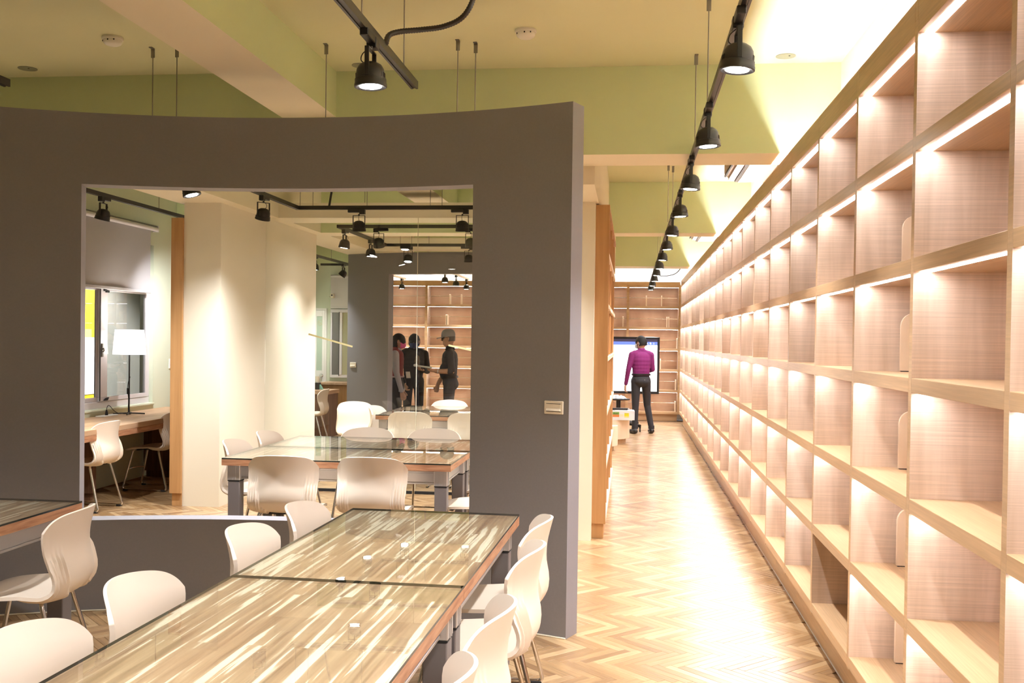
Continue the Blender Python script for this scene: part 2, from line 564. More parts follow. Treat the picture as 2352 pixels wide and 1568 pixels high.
def plank_mesh(name, items, tones):
    V, F, UV, T = [], [], [], []
    for (x, y, a), t in zip(items, tones):
        nf = plank_geo(x, y, a, t, V, F, UV)
        T += [t] * nf
    me = bpy.data.meshes.new(name)
    me.from_pydata(V, [], F)
    me.uv_layers.new(name='UVMap').data.foreach_set('uv', UV)
    at = me.attributes.new('tone', 'FLOAT', 'FACE')
    at.data.foreach_set('value', T)
    me.materials.append(M['parquet'])
    return me
planks = herringbone()
def seen(p):      # open stretch of floor beside the aisle bookcase and before the curved wall
    x, y, _ = p
    return (-.32 < x < 1.02 and y > 4.7) or (-.75 < x <= -.32 and 4.7 < y < 5.4)
front_planks = sorted([p for p in planks if seen(p)], key=lambda p: p[1])[:300]
fs_ = set(front_planks)
rest = [p for p in planks if p not in fs_]
pm = plank_mesh('plank', [(0, 0, 0)], [0.0])
for (x, y, a) in front_planks:
    link('plank', pm, floor, (x, y, 0), (0, 0, a))
tag(link('parquet_planks', plank_mesh('parquet_planks', rest, [random.random() for _ in rest]), floor), kind='stuff')

# ---- ceiling and beams
ceil = struct('ceiling', MB().box(XL - .2, YB, ZC, XR + .1, YE + .1, ZC + .1), M['ceiling'])
def beam(x0, y0, x1, y1, z0, side='green', z1=ZC, name='beam'):
    mb = MB().box(x0, y0, z0, x1, y1, z1)
    mb.m[4] = 1                     # underside
    return struct(name, mb, [M[side], M['soffit']], ceil)
beam(XL, 6.72, XR, 7.155, 2.83)
beam(XL, 11.61, XR, 12.0, 2.83)
beam(XL, 16.78, XR, 17.30, 2.83)
beam(-2.40, YB, -2.02, 6.72, 3.10)
beam(-2.40, 7.155, -2.02, 11.61, 3.10)
beam(-4.21, 7.155, -3.66, 11.61, 2.83, 'soffit')
beam(-4.21, 12.0, -3.66, 16.78, 2.83, 'soffit')
beam(-.90, 7.155, -.27, 11.61, 2.70, 'soffit')
beam(-.90, 12.0, -.27, 16.78, 2.70, 'soffit')
beam(-3.66, 10.16, -.90, 10.62, 2.83, 'cream', 2.985, 'ceiling_header')
beam(-3.66, 13.75, -.90, 14.1, 2.83, 'cream', 2.985, 'ceiling_header')

# ---- outer walls
struct('wall_right', MB().box(XR, YB, 0, XR + .12, YE, ZC), M['white_wall'])
struct('wall_end', MB().box(XL, YE, 0, XR, YE + .12, ZC), M['white_wall'])
struct('wall_back', MB().box(XL, YB - .12, 0, XR, YB, ZC), M['cream'])
struct('wall_end_left', MB().box(XL, 16.9, 0, -4.32, 17.0, 2.83), M['mint'])
wl = MB()
WY0, WY1, WZ0, WZ1 = 8.1, 11.03, .80, 2.62
wl.box(XL - .16, YB, 0, XL, WY0, ZC).box(XL - .16, WY1, 0, XL, YE, ZC)
wl.box(XL - .16, WY0, 0, XL, WY1, WZ0).box(XL - .16, WY0, WZ1, XL, WY1, ZC)
struct('wall_left', wl, M['mint'])
struct('trim_1', MB().cbox(XL - .10, WY0, WZ0, XL + .025, WY1, WZ0 + .022, .004), M['mint'])

# ---- pillars (short stretches of wall along the aisle)
struct('wall_pillar_left', MB().box(-4.15, 9.0, 0, -3.79, 11.85, 2.83), M['cream'])
struct('wall_pillar_right', MB().box(-.85, 8.05, 0, -.293, 11.6, 2.70), M['soffit'])

# ---- the two curved grey walls with their openings
def curved_wall(name, cx, cy, Rf, Rb, sgn, xs, hole, z1, mat, n=46):
    """front face at radius Rf, back at Rb; sgn +1: the wall lies beyond its centre, -1: before it"""
    th = lambda x: math.asin((x - cx) / Rf)
    a0, a1 = th(xs[0]), th(xs[1])
    h0, h1 = th(hole[0]), th(hole[1])
    A = sorted([a0 + (a1 - a0) * i / n for i in range(n + 1)] + [h0, h1])
    A = [A[0]] + [b for a, b in zip(A, A[1:]) if b - a > 1e-4]
    P = lambda a, r, z: (cx + r * math.sin(a), cy + sgn * r * math.cos(a), z)
    mb = MB()
    zb, zt = hole[2], hole[3]
    for a, b in zip(A, A[1:]):
        inside = a > h0 - 1e-5 and b < h1 + 1e-5
        for za, zc in (((0, zb), (zt, z1)) if inside else ((0, zb), (zb, zt), (zt, z1))):
            mb.add([P(a, Rf, za), P(b, Rf, za), P(b, Rf, zc), P(a, Rf, zc)], [(0, 1, 2, 3)])
            mb.add([P(a, Rb, za), P(b, Rb, za), P(b, Rb, zc), P(a, Rb, zc)], [(3, 2, 1, 0)])
        for z in ([z1] + ([zb, zt] if inside else [])):
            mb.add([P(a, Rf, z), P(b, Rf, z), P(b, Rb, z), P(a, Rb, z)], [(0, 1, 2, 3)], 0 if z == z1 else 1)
    for a in (a0, a1):
        mb.add([P(a, Rf, 0), P(a, Rb, 0), P(a, Rb, zb), P(a, Rf, zb), P(a, Rb, zt), P(a, Rf, zt), P(a, Rb, z1), P(a, Rf, z1)],
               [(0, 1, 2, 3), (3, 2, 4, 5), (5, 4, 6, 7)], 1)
    for a in (h0, h1):
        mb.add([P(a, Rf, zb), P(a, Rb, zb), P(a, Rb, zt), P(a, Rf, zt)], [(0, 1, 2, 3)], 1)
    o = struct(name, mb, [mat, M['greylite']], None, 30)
    # thin pale bead where the wall meets the floor
    bd = MB().tube([P(a, Rf - sgn * .004 * (1 if Rf < Rb else 1), .004) for a in A], .0045, 6)
    struct('floor_bead', bd, M['soffit'], o)
    return o
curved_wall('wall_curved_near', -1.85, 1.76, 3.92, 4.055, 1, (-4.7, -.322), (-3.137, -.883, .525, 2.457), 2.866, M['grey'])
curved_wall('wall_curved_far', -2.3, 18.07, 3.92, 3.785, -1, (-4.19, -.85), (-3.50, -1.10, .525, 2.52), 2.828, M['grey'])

# ---- glass partition of the middle room
gp = struct('wall_glass', MB().box(-3.79, 10.138, 0, -.85, 10.168, .028), M['dark'])
for x0, x1 in ((-3.786, -2.180), (-2.174, -.853)):
    struct('pane', MB().box(x0, 10.148, .028, x1, 10.158, 2.83), [M['pane']], gp)
struct('joint', MB().box(-2.1795, 10.147, .028, -2.1745, 10.159, 2.83), M['pane_edge'], gp)
for nm, a, b in (('left', (-3.32, 1.626), (-2.85, 1.502)), ('right', (-1.845, 1.53), (-1.50, 1.462))):
    d = Vector((b[0] - a[0], 0, b[1] - a[1])); L = d.length; ang = -math.atan2(d.z, d.x)
    t = MB().box(0, -.0008, -.009, L, .0008, .009, mat=Matrix.Rotation(ang, 4, 'Y'))
    o = link('tape_strip', t.mesh('tape_strip', plain('tape_' + nm, (.72, .66, .36), .5)), None, (a[0], 10.1468, a[1]))
    tag(o, 'pale yellow tape stuck slantwise on the %s pane of the glass partition' % nm, 'tape')

# ---- window in the left wall
win = struct('window_1', MB().cbox(-5.545, WY0, WZ0 + .02, -5.495, WY1, WZ0 + .09, .004).cbox(-5.545, WY0, 2.55, -5.495, WY1, WZ1, .004)
             .cbox(-5.545, WY1 - .055, WZ0 + .09, -5.495, WY1, 2.55, .004).cbox(-5.545, WY0, WZ0 + .09, -5.495, WY0 + .055, 2.55, .004)
             .cbox(-5.545, WY0 + .055, 2.10, -5.495, WY1 - .055, 2.16, .004), M['aluw'])
def sash(x, y0, y1, z0, z1, st0, st1):
    mb = MB().cbox(x - .014, y0, z0, x + .014, y1, z0 + .045, .003).cbox(x - .014, y0, z1 - .045, x + .014, y1, z1, .003)
    mb.cbox(x - .014, y0, z0 + .045, x + .014, y0 + st0, z1 - .045, .003).cbox(x - .014, y1 - st1, z0 + .045, x + .014, y1, z1 - .045, .003)
    f = struct('sash', mb, M['aluw'], win)
    struct('pane', MB().box(x - .003, y0 + st0, z0 + .045, x + .003, y1 - st1, z1 - .045), M['window_glass'], f)
    return f
sash(-5.532, 8.16, 9.98, .892, 2.098, .05, .06)
s2 = sash(-5.502, 9.93, 10.975, .892, 2.098, .155, .045)
struct('seal', MB().box(-5.487, 9.925, .90, -5.483, 9.94, 2.09), M['rubber'], s2)
struct('latch', MB().cbox(-5.488, 9.955, 1.36, -5.472, 9.985, 1.50, .004).tube([(-5.474, 9.97, 1.44), (-5.455, 9.95, 1.45), (-5.445, 9.94, 1.43), (-5.455, 9.935, 1.41)], .007, 6), M['steel'], s2)
struct('roller_stop', MB().cbox(-5.488, 9.99, 2.05, -5.47, 10.03, 2.075, .003).cbox(-5.488, 10.03, 2.035, -5.47, 10.09, 2.06, .003).prism([(10.0, .90), (10.07, .90), (10.10, .93), (10.05, .925)], 'x', -5.488, -5.472), M['rubber'], s2)
# corridor outside with a printed banner
struct('wall_outside', MB().box(-7.5, 5, -.2, -7.4, 18, 3.4), plain('outside_wall', (.34, .33, .30), .8, noise=.1, nscale=3))
struct('trim_2', MB().box(-7.5, 5, -.22, -5.62, 18, -.2).box(-7.5, 5, 3.4, -5.62, 18, 3.5), plain('outside_floor', (.25, .25, .25), .8))
ban = thing('banner', 'yellow and white banner hanging outside beyond the left window', 'banner', (-7.2, 12.4, .45))
part('cloth', MB().box(-.005, 0, 0, .005, .60, 1.85), plain('banner_yellow', (.90, .66, .02), .6), ban)
part('white_panel', MB().box(.005, -.1, .34, .012, .63, 1.10), plain('banner_white', (.85, .85, .88), .6), ban)
part('rod', MB().tube([(0, -.05, 1.86), (0, .66, 1.86)], .012), M['steel'], ban)
part('cord', MB().tube([(0, .0, 1.86), (0, .3, 2.6), (0, .6, 1.86)], .003, 5).tube([(0, .3, 2.6), (0, .3, 2.95)], .003, 5), M['steel'], ban)
li = bpy.data.lights.new('banner_fill', 'SPOT'); li.energy = 900; li.spot_size = R(80); li.spot_blend = .5; li.shadow_soft_size = .1  # added spot, out of view, to brighten the banner
lo = link('banner_fill', li, None, (-5.9, 12.0, 3.1)); lo.rotation_euler = (Vector((-7.2, 12.7, 1.3)) - Vector((-5.9, 12.0, 3.1))).to_track_quat('-Z', 'Y').to_euler()

# roller blind
bl = thing('roller_blind', 'grey roller blind drawn half down over the left window', 'blind', (-5.40, 8.2, 2.80))
part('tube', MB().tube([(0, 0, 0), (0, 2.80, 0)], .026, 14), M['blind_tube'], bl, 40)
part('mounting_rail', MB().cbox(-.05, 0, .028, .012, 2.79, .04, .002), M['steel'], bl)
part('bracket', MB().cbox(-.05, 2.80, -.03, .02, 2.812, .04, .002), M['aluw'], bl)
g = MB(); ny, nz = 40, 8
for k in range(nz + 1):
    for i in range(ny + 1):
        y = -.05 + 2.74 * i / ny; z = -.01 - .70 * k / nz
        g.v.append((-.018 + .004 * math.sin(y * 9) * k / nz, y, z))
for k in range(nz):
    for i in range(ny):
        a = k * (ny + 1) + i; g.f.append((a, a + 1, a + ny + 2, a + ny + 1)); g.m.append(0)
part('cloth', g, M['blind'], bl, 60)
part('bottom_bar', MB().cbox(-.028, -.05, -.735, -.008, 2.69, -.70, .004), M['blind'], bl)

# ---- end wall at the far left: door, second window
d = struct('door_1', MB().box(-5.44, 16.86, 0, -5.415, 16.899, 2.09).box(-5.225, 16.86, 0, -5.20, 16.899, 2.09).box(-5.415, 16.86, 2.06, -5.225, 16.899, 2.09), M['white'])
lf = struct('leaf', MB().cbox(-5.415, 16.845, .01, -5.37, 16.875, 2.055, .003).cbox(-5.27, 16.845, .01, -5.225, 16.875, 2.055, .003)
            .cbox(-5.37, 16.845, 1.95, -5.27, 16.875, 2.055, .003).cbox(-5.37, 16.845, .01, -5.27, 16.875, 1.02, .003), M['white'], d)
struct('pane', MB().box(-5.37, 16.855, 1.02, -5.27, 16.865, 1.95), M['frost'], lf)
struct('knob', MB().lathe([(.011, 0), (.011, .03), (.03, .035), (.034, .055), (.024, .07), (0, .072)], 14, mat=Matrix.Translation((-5.262, 16.845, .935)) @ Matrix.Rotation(PI / 2, 4, 'X')), M['chrome'], lf, 40)
rs = Matrix.Translation((-5.31, 16.853, 1.84)) @ Matrix.Rotation(PI / 2, 4, 'X')
ring = [(.042 * math.cos(a), .042 * math.sin(a), 0) for a in [2 * PI * k / 24 for k in range(25)]]
struct('no_smoking_sign', MB().tube([rs @ Vector(p) for p in ring], .004, 5, caps=False).tube([rs @ Vector((-.03, .03, 0)), rs @ Vector((.03, -.03, 0))], .004, 5)
       .box(-.026, -.004, 0, .016, .004, .003, mat=rs).box(.018, -.004, 0, .026, .004, .003, mat=rs), plain('sign_print', (.55, .50, .30), .5), lf)
w2 = struct('window_2', MB().cbox(-5.13, 16.86, .90, -4.45, 16.899, .95, .003).cbox(-5.13, 16.86, 2.02, -4.45, 16.899, 2.08, .003)
            .cbox(-5.13, 16.86, .95, -5.10, 16.899, 2.02, .003).cbox(-4.97, 16.85, .95, -4.92, 16.88, 2.02, .003), M['aluw'])
struct('pane', MB().box(-5.10, 16.875, .95, -4.97, 16.881, 2.02), plain('dim_pane', (.16, .145, .135), .08), w2)
struct('pane', MB().box(-4.92, 16.868, .95, -4.45, 16.874, 2.02), plain('cream_pane', (.42, .40, .25), .1), w2)
struct('seal', MB().box(-4.975, 16.846, .93, -4.965, 16.85, 2.03), M['rubber'], w2)
b2 = thing('roller_blind', 'pale roller blind over the far window behind the grey wall', 'blind', (-5.12, 16.83, 2.62))
part('cloth', MB().box(0, .0, -.50, .68, .006, 0), plain('pale_blind', (.62, .58, .56), .8), b2)
part('tube', MB().tube([(0, 0, .02), (.68, 0, .02)], .024, 12), M['blind_tube'], b2, 40)
part('bottom_bar', MB().cbox(0, -.008, -.53, .68, .012, -.50, .003), M['blind_tube'], b2)

# ================================================================ BOOKCASES
SX, SY0, SD = .95, 2.6695, .8955          # front plane, first divider, bay pitch
SZ = [1.4855 + .40988 * j for j in range(-3, 3)]     # tops of the shelf boards, bottom to top
ST, DT = .05, .036
bc = thing('bookcase', 'long wall of empty lit maple shelves along the right of the aisle', 'bookcase', (SX, 8.0, 0))
X0, X1 = 0, .35
_d = MB().box(0, 0, .20, X1, DT, 2.70); _d.m[0] = 1      # front edge banding
div_me = _d.mesh('divider', [M['wood_v'], M['wood_h']])
shelf_me = MB().cbox(0, DT, -ST, X1, SD, 0, .0015).mesh('shelf', M['wood_h'])
fas_me = MB().cbox(0, DT, 2.655, .022, SD, 2.772, .0015).box(.022, DT, 2.655, X1, SD, 2.677).mesh('fascia', M['wood_h'])
tie_me = MB().cbox(0, 0, 2.70, .022, DT, 2.772, .001).mesh('fascia_joint', M['wood_h'])
back_me = MB().box(X1, 0, .20, X1 + .016, SD, 2.70).mesh('back_panel', M['wood_b'])
pl_me = MB().box(.072, 0, 0, .09, SD, .20).mesh('plinth', M['wood_h'])
led_me = MB().box(.022, DT + .006, -.0015, .052, SD - .004, 0).mesh('led_strip', M['led'])
cove_me = MB().box(.045, 0, 2.68, .065, SD, 2.692).mesh('cove_light', M['cove'])
bead_me = MB().box(.068, 0, 0, .072, SD, .006).mesh('plinth_bead', M['white'])
KS = range(-3, 20)
for k in KS:
    y = SY0 + SD * k - 8.0
    link('divider', div_me, bc, (0, y, 0))
    link('fascia_joint', tie_me, bc, (0, y, 0))
    if y + 8 + SD > 20.45:
        continue
    link('back_panel', back_me, bc, (0, y, 0))
    link('plinth', pl_me, bc, (0, y, 0))
    link('plinth_bead', bead_me, bc, (0, y, 0))
    link('fascia', fas_me, bc, (0, y, 0))
    link('cove_light', cove_me, bc, (0, y, 0))
    for j, z in enumerate(SZ):
        link('shelf', shelf_me, bc, (0, y, z))
    for j, z in enumerate(SZ[1:] + [2.655 + ST]):
        if j == 0 and k == 2:
            continue                      # the one unlit cell at the bottom
        link('led_strip', led_me, bc, (0, y, z - ST))

# bookends standing in the second bay
NUM = ['lowest', 'second', 'third', 'fourth', 'fifth', 'top']
be_poly = [(0, 0), (.15, 0), (.15, .24), (.05, .24), (.034, .2375), (.02, .230), (.01, .219), (.003, .205), (0, .19)]
def bookend(loc, rz, label, group, hh=1.0):
    t = thing('bookend', label, 'bookend', loc, rz, group)
    part('slab', MB().prism([(a, b * hh + .004) for a, b in be_poly], 'y', -.009, .009), M['ash'], t)
    part('foot_pad', MB().box(.004, -.009, 0, .15, .009, .004), M['rubber'], t)
    return t
for j in (4, 3, 2, 1, 0):
    bookend((1.125, 4.40, SZ[j]), 0, 'pale wooden bookend on the %s shelf of the second full bay of the aisle bookcase' % NUM[j], 'bookends in the aisle bookcase')
bookend((1.15, 5.30, SZ[3]), 0, 'pale wooden bookend on the fourth shelf of the third full bay of the aisle bookcase', 'bookends in the aisle bookcase')

# ---- bookcase across the end wall
FY = 20.40
FZ = [.19, .625, 1.037, 1.455, 1.88, 2.30]
FXS = [.965 - 1.03 * i for i in range(7)]
fb = thing('bookcase', 'lit maple bookcase with metal rods across the end wall behind the screen', 'bookcase', (-2.0, FY, 0))
_d = MB().box(-.026, 0, .14, .026, .33, 2.72); _d.m[2] = 1
fd_me = _d.mesh('divider', [M['wood_v'], M['wood_x']])
fs_me = MB().cbox(.026, 0, -.05, 1.004, .33, 0, .0015).mesh('shelf', M['wood_x'])
ff_me = MB().cbox(-.026, -.002, 2.72, 1.004, .022, 2.785, .0015).box(.026, .0, 2.672, 1.004, .33, 2.72).mesh('fascia', M['wood_x'])
fbk_me = MB().box(.026, .315, .14, 1.004, .33, 2.70).mesh('back_panel', M['wood_b'])
fl_me = MB().box(.03, .022, -.002, 1.0, .05, 0).mesh('led_strip', M['ledf'])
fr_me = MB().tube([(.026, .16, 0), (1.004, .16, 0)], .007, 8).mesh('rod', M['chrome'], 40)
fp_me = MB().box(-.026, .05, 0, 1.004, .07, .14).mesh('plinth', M['wood_x'])
fc_me = MB().box(0, .05, 2.725, 1.0, .07, 2.737).mesh('cove_light', M['cove'])
for i, xs in enumerate(FXS):
    link('divider', fd_me, fb, (xs + 2, 0, 0))
    if i == 0: continue
    link('back_panel', fbk_me, fb, (xs + 2, 0, 0)); link('fascia', ff_me, fb, (xs + 2, 0, 0))
    link('plinth', fp_me, fb, (xs + 2, 0, 0)); link('cove_light', fc_me, fb, (xs + 2, 0, 0))
    for j, z in enumerate(FZ):
        link('shelf', fs_me, fb, (xs + 2, 0, z))
        link('rod', fr_me, fb, (xs + 2, 0, z + .17))
        link('led_strip', fl_me, fb, (xs + 2, 0, (FZ[j + 1] - .05) if j < 5 else 2.672))
link('fascia', ff_me, fb, (.965 + 2 - 1.0, -.0005, 0))
def fbook(x, j, near, lean=0.0):
    t = thing('bookend', 'slim bookend, %s shelf of the end bookcase, %s' % (NUM[j], near), 'bookend', (x, FY + .008, FZ[j]), 0, 'bookends in the end bookcase')
    part('slab', MB().prism([(0, 0), (.14, 0), (.14, .21), (.03, .21), (.008, .20), (0, .17)], 'x', -.010, .010, mat=Matrix.Rotation(lean, 4, 'Y')), M['ash'], t)
    return t
for x, j, w_, ln in ((.30, 5, 'left one over the screen', 0), (.605, 5, 'right one over the screen', 0), (.715, 4, 'left of the close pair over the screen', 0), (.752, 4, 'right of the close pair over the screen', -.02),
                 (-.16, 4, 'just right of the tall oak end panel', 0), (.92, 3, 'beside the right upright', 0), (.565, 2, 'left of the pair beside the screen edge', 0), (.598, 2, 'right of the pair beside the screen edge', 0),
                 (.905, 1, 'beside the right upright', 0), (.90, 0, 'beside the right upright', 0),
                 (-3.70, 5, 'left one seen through the openings', 0), (-3.46, 5, 'right one seen through the openings', 0), (-3.775, 4, 'left of two touching', 0), (-3.745, 4, 'right of two touching', -.03),
                 (-3.715, 3, 'left of the man in the cap', 0), (-3.20, 3, 'right of the man in the cap', 0), (-3.72, 2, 'behind the man in the cap', 0)):
    fbook(x, j, w_, ln)

# ---- shallow bookcases on the aisle side of the right pillar and the window side of the left pillar
def shallow(loc, flip, label, y1):
    s = -1 if flip else 1
    t = thing('bookcase', label, 'bookcase', loc)
    def bx(x0, y0, z0, x1, y1_, z1): return MB().cbox(min(s * x0, s * x1), y0, z0, max(s * x0, s * x1), y1_, z1, .0015)
    part('end_panel', bx(0, 0, .12, .112, .03, 2.69), M['oak_v'], t)
    part('plinth', bx(0, .02, 0, .095, y1, .12), M['oak_v'], t)
    part('back_panel', bx(0, .03, .12, .012, y1, 2.67), M['oak_v'], t)
    part('top_board', bx(.012, .03, 2.66, .112, y1, 2.69), M['oak_v'], t)
    for k in range(1, 5):
        yy = .03 + (y1 - .03) * k / 4
        part('divider', bx(.012, yy - .03, .12, .10, yy, 2.66), M['oak_v'], t)
    for z in (.125, .56, .99, 1.43, 1.86, 2.27):
        part('shelf', bx(.012, .03, z, .112, y1 - .03, z + .035), M['ash'], t)
    return t
shallow((-.293, 8.15, 0), False, 'shallow oak display case with tall end panel on the aisle side of the pillar', 3.35)
shallow((-4.15, 8.97, 0), True, 'shallow oak case with a tall end panel beside the cream pillar, facing the window', 2.85)

# ================================================================ CHAIRS
def chair_shell():
    prof = catmull([(.235, .408), (.215, .428), (.12, .438), (0, .430), (-.10, .425), (-.175, .430), (-.228, .452), (-.256, .50), (-.258, .555), (-.246, .625), (-.250, .71), (-.275, .815)], 34)
    npf = len(prof) - 1
    vs = sorted(set([round(k / 30, 4) for k in range(31)] + [.945, .98, .99, .996, .0, .008, .02, .45, .49, .52, .55, .58, .62]))
    nv = len(vs) - 1
    us = [0, .08, .16, .24, .31] + [.36 + .0155 * k for k in range(40)] + [.972, .985, .994, 1]
    us = sorted(set([round(u, 4) for u in us] + [-round(u, 4) for u in us])); nu = len(us)
    wid = [(0, .195), (.15, .215), (.38, .232), (.50, .232), (.62, .226), (.8, .231), (.92, .233), (1, .228)]
    inner = []
    for vv in vs:
        row = []
        for u in us:
            a = abs(u)
            v0 = .012 * a ** 2 + .05 * a ** 7; v1 = 1 - .046 * a ** 2 - .068 * a ** 9
            v = v0 + (v1 - v0) * vv
            f = v * npf; i = min(npf - 1, int(f)); t = f - i
            p = prof[i].lerp(prof[i + 1], t)
            th_ = R(84) * min(1, max(0, (v - .26) / .46)); th_ = R(84) * (lambda q: q * q * (3 - 2 * q))(th_ / R(84))
            n = Vector((math.sin(th_), math.cos(th_)))          # towards the sitter, turning smoothly through the bend
            amp = interp([(0, -.012), (.2, .012), (.36, .030), (.48, .028), (.57, .042), (.69, .076), (.85, .096), (1, .098)], v)
            q = p + n * amp * a ** 1.9
            row.append(Vector((u * interp(wid, v), q.x, q.y)))
        inner.append(row)
    def nrm(j, i):
        a = inner[min(nv, j + 1)][i] - inner[max(0, j - 1)][i]
        b = inner[j][min(nu - 1, i + 1)] - inner[j][max(0, i - 1)]
        return a.cross(b).normalized()
    V, F = [], []
    for j in range(nv + 1):
        V += [tuple(p) for p in inner[j]]
    for j in range(nv + 1):
        v = vs[j]
        for i, u in enumerate(us):
            a = abs(u)
            th = .011 + .005 * max(0, a - .9) / .1
            # pleats: a tall set beside the edge, a lower set fanning in at the bend
            lo = interp([(.33, .58), (.40, .46), (.50, .40), (.56, .42), (.58, .60), (.80, .66)], v)
            if .34 < v < .81 and lo < a < .955:
                env = max(0, min(1, (v - .34) / .05, (.81 - v) / .05, (a - lo) / .03, (.955 - a) / .03))
                th += .0165 * env * abs(2 * ((a / .0775) % 1) - 1) 
            n = nrm(j, i)
            V.append(tuple(inner[j][i] - n * th))
    o = (nv + 1) * nu
    for j in range(nv):
        for i in range(nu - 1):
            a = j * nu + i
            F.append((a, a + 1, a + nu + 1, a + nu))
            F.append((o + a, o + a + nu, o + a + nu + 1, o + a + 1))
    ring = [i for i in range(nu)] + [j * nu + nu - 1 for j in range(1, nv + 1)] + [nv * nu + i for i in range(nu - 2, -1, -1)] + [j * nu for j in range(nv - 1, 0, -1)]
    for a, b in zip(ring, ring[1:] + ring[:1]):
        F.append((a, a + o, b + o, b))
    mb = MB(); mb.add(V, F)
    return mb

def rounded(pts, r=.03, n=5):
    """polyline with rounded corners"""
    P = [Vector(p) for p in pts]
    out = [P[0]]
    for a, b, c in zip(P, P[1:], P[2:]):
        d0 = (a - b).normalized(); d1 = (c - b).normalized()
        rr = min(r, (a - b).length * .45, (c - b).length * .45)
        p0, p1 = b + d0 * rr, b + d1 * rr
        for k in range(n + 1):
            t = k / n
            out.append(p0 * (1 - t) ** 2 + b * 2 * t * (1 - t) + p1 * t * t)
    out.append(P[-1])
    return out

def make_chair():
    t = thing('chair', 'x', 'chair')
    part('shell', chair_shell(), M['chair'], t, 35)
    for s in (-1, 1):
        x = .205 * s
        mb = MB().tube(rounded([(.10 * s, .13, .418), (.165 * s, .14, .418), (x, .235, .012), (x, -.235, .012), (.165 * s, -.125, .414), (.10 * s, -.115, .414)], .035, 6), .0105, 9)
        lg = part('leg_frame', mb, M['chrome'], t, 50)
        for y in (.20, -.20):
            part('foot', MB().cbox(x - .014, y - .025, 0, x + .014, y + .025, .016, .003), M['rubber'], lg)
    part('crossbar', MB().tube([(-.186, .19, .20), (-.11, .225, .205), (0, .237, .207), (.11, .225, .205), (.186, .19, .20)], .006, 7), M['chrome'], t, 50)
    part('seat_bracket', MB().prism([(-.11, -.135), (.11, -.135), (.11, -.095), (.03, -.085), (.03, .10), (.11, .11), (.11, .15), (-.11, .15), (-.11, .11), (-.03, .10), (-.03, -.085), (-.11, -.095)], 'z', .402, .418), M['rubber'], t)
    return t
chair0 = make_chair()
_used = [False]
def chair(x, y, face, label, group=None):
    """(x, y): centre of the top of the back; face: heading in degrees, 0 = +Y, 90 = -X"""
    a = R(face)
    lx, ly = x + math.sin(a) * -.262, y + math.cos(a) * .262
    if not _used[0]:
        _used[0] = True
        chair0.location = (lx, ly, 0); chair0.rotation_euler = (0, 0, a)
        tag(chair0, label, 'chair', group)
        return chair0
    return dup(chair0, (lx, ly, 0), a, label, group)
GN = 'beige shell chairs at the near glass table'
chair(-1.632, 2.50, -90, 'beige shell chair on the left of the near table, largest, cut by the corner', GN)
chair(-1.628, 3.09, -91, 'beige shell chair on the left of the near table, second from the camera', GN)
chair(-1.612, 4.0, -91, 'beige shell chair left of the near table, third from the camera, before the sill', GN)
chair(-1.572, 4.60, -92, 'beige shell chair on the left of the near table, farthest and half over the sill', GN)
chair(-.378, 2.385, 89, 'beige shell chair on the right of the near table, only its top showing', GN)
chair(-.348, 2.98, 90, 'beige shell chair on the right of the near table, second from the camera', GN)
chair(-.335, 3.86, 90, 'beige shell chair on the right of the near table, third from the camera', GN)
chair(-.352, 4.45, 90, 'beige shell chair on the right of the near table, farthest, by the light switch wall', GN)
chair(-2.455, 4.34, 99, 'beige shell chair seen from behind at the left edge with ribbed lower back', 'beige shell chairs at the left table')
G1 = 'beige shell chairs in the room behind the opening'
chair(-2.29, 6.42, 2, 'left one of two beige chairs with backs to us just beyond the sill', G1)
chair(-1.70, 6.47, -1, 'right one of two beige chairs with backs to us just beyond the sill', G1)
chair(-2.25, 8.60, 181, 'beige chair facing us behind the middle table, left one of the two', G1)
chair(-1.67, 8.66, 178, 'beige chair facing us behind the middle table, right one of the two', G1)
chair(-3.02, 7.33, -90, 'beige chair at the left end of the middle table, nearer the sill', G1)
chair(-3.03, 8.05, -92, 'beige chair at the left end of the middle table, nearer the glass partition', G1)
chair(-.84, 7.02, 90, 'beige chair at the right end of the middle table, nearer the sill, mostly hidden', G1)
chair(-.82, 7.80, 90, 'beige chair at the right end of the middle table, farther from the sill, mostly hidden', G1)
G2 = 'beige shell chairs beyond the glass partition'
chair(-2.345, 10.55, 1, 'left one of two yellowish chairs with backs to us behind the glass', G2)
chair(-1.70, 10.55, -2, 'right one of two yellowish chairs with backs to us behind the glass', G2)
chair(-2.97, 11.40, -95, 'beige chair at the left end of the table behind the glass', G2)
chair(-3.38, 12.05, -140, 'bright beige chair turned towards us near the pillar behind the glass', G2)
chair(-2.28, 12.75, 180, 'beige chair facing us on the far side of the table behind the glass', G2)
G3 = 'beige shell chairs at the wall desks'
chair(-4.655, 8.68, 88, 'beige chair at the window desk, cut by the left edge of the opening', G3)
chair(-4.655, 9.99, 91, 'beige chair at the window desk, by the wooden end panel', G3)
chair(-4.55, 14.85, 95, 'beige chair at the far desk seen through the glass beside the lit pillar', G3)

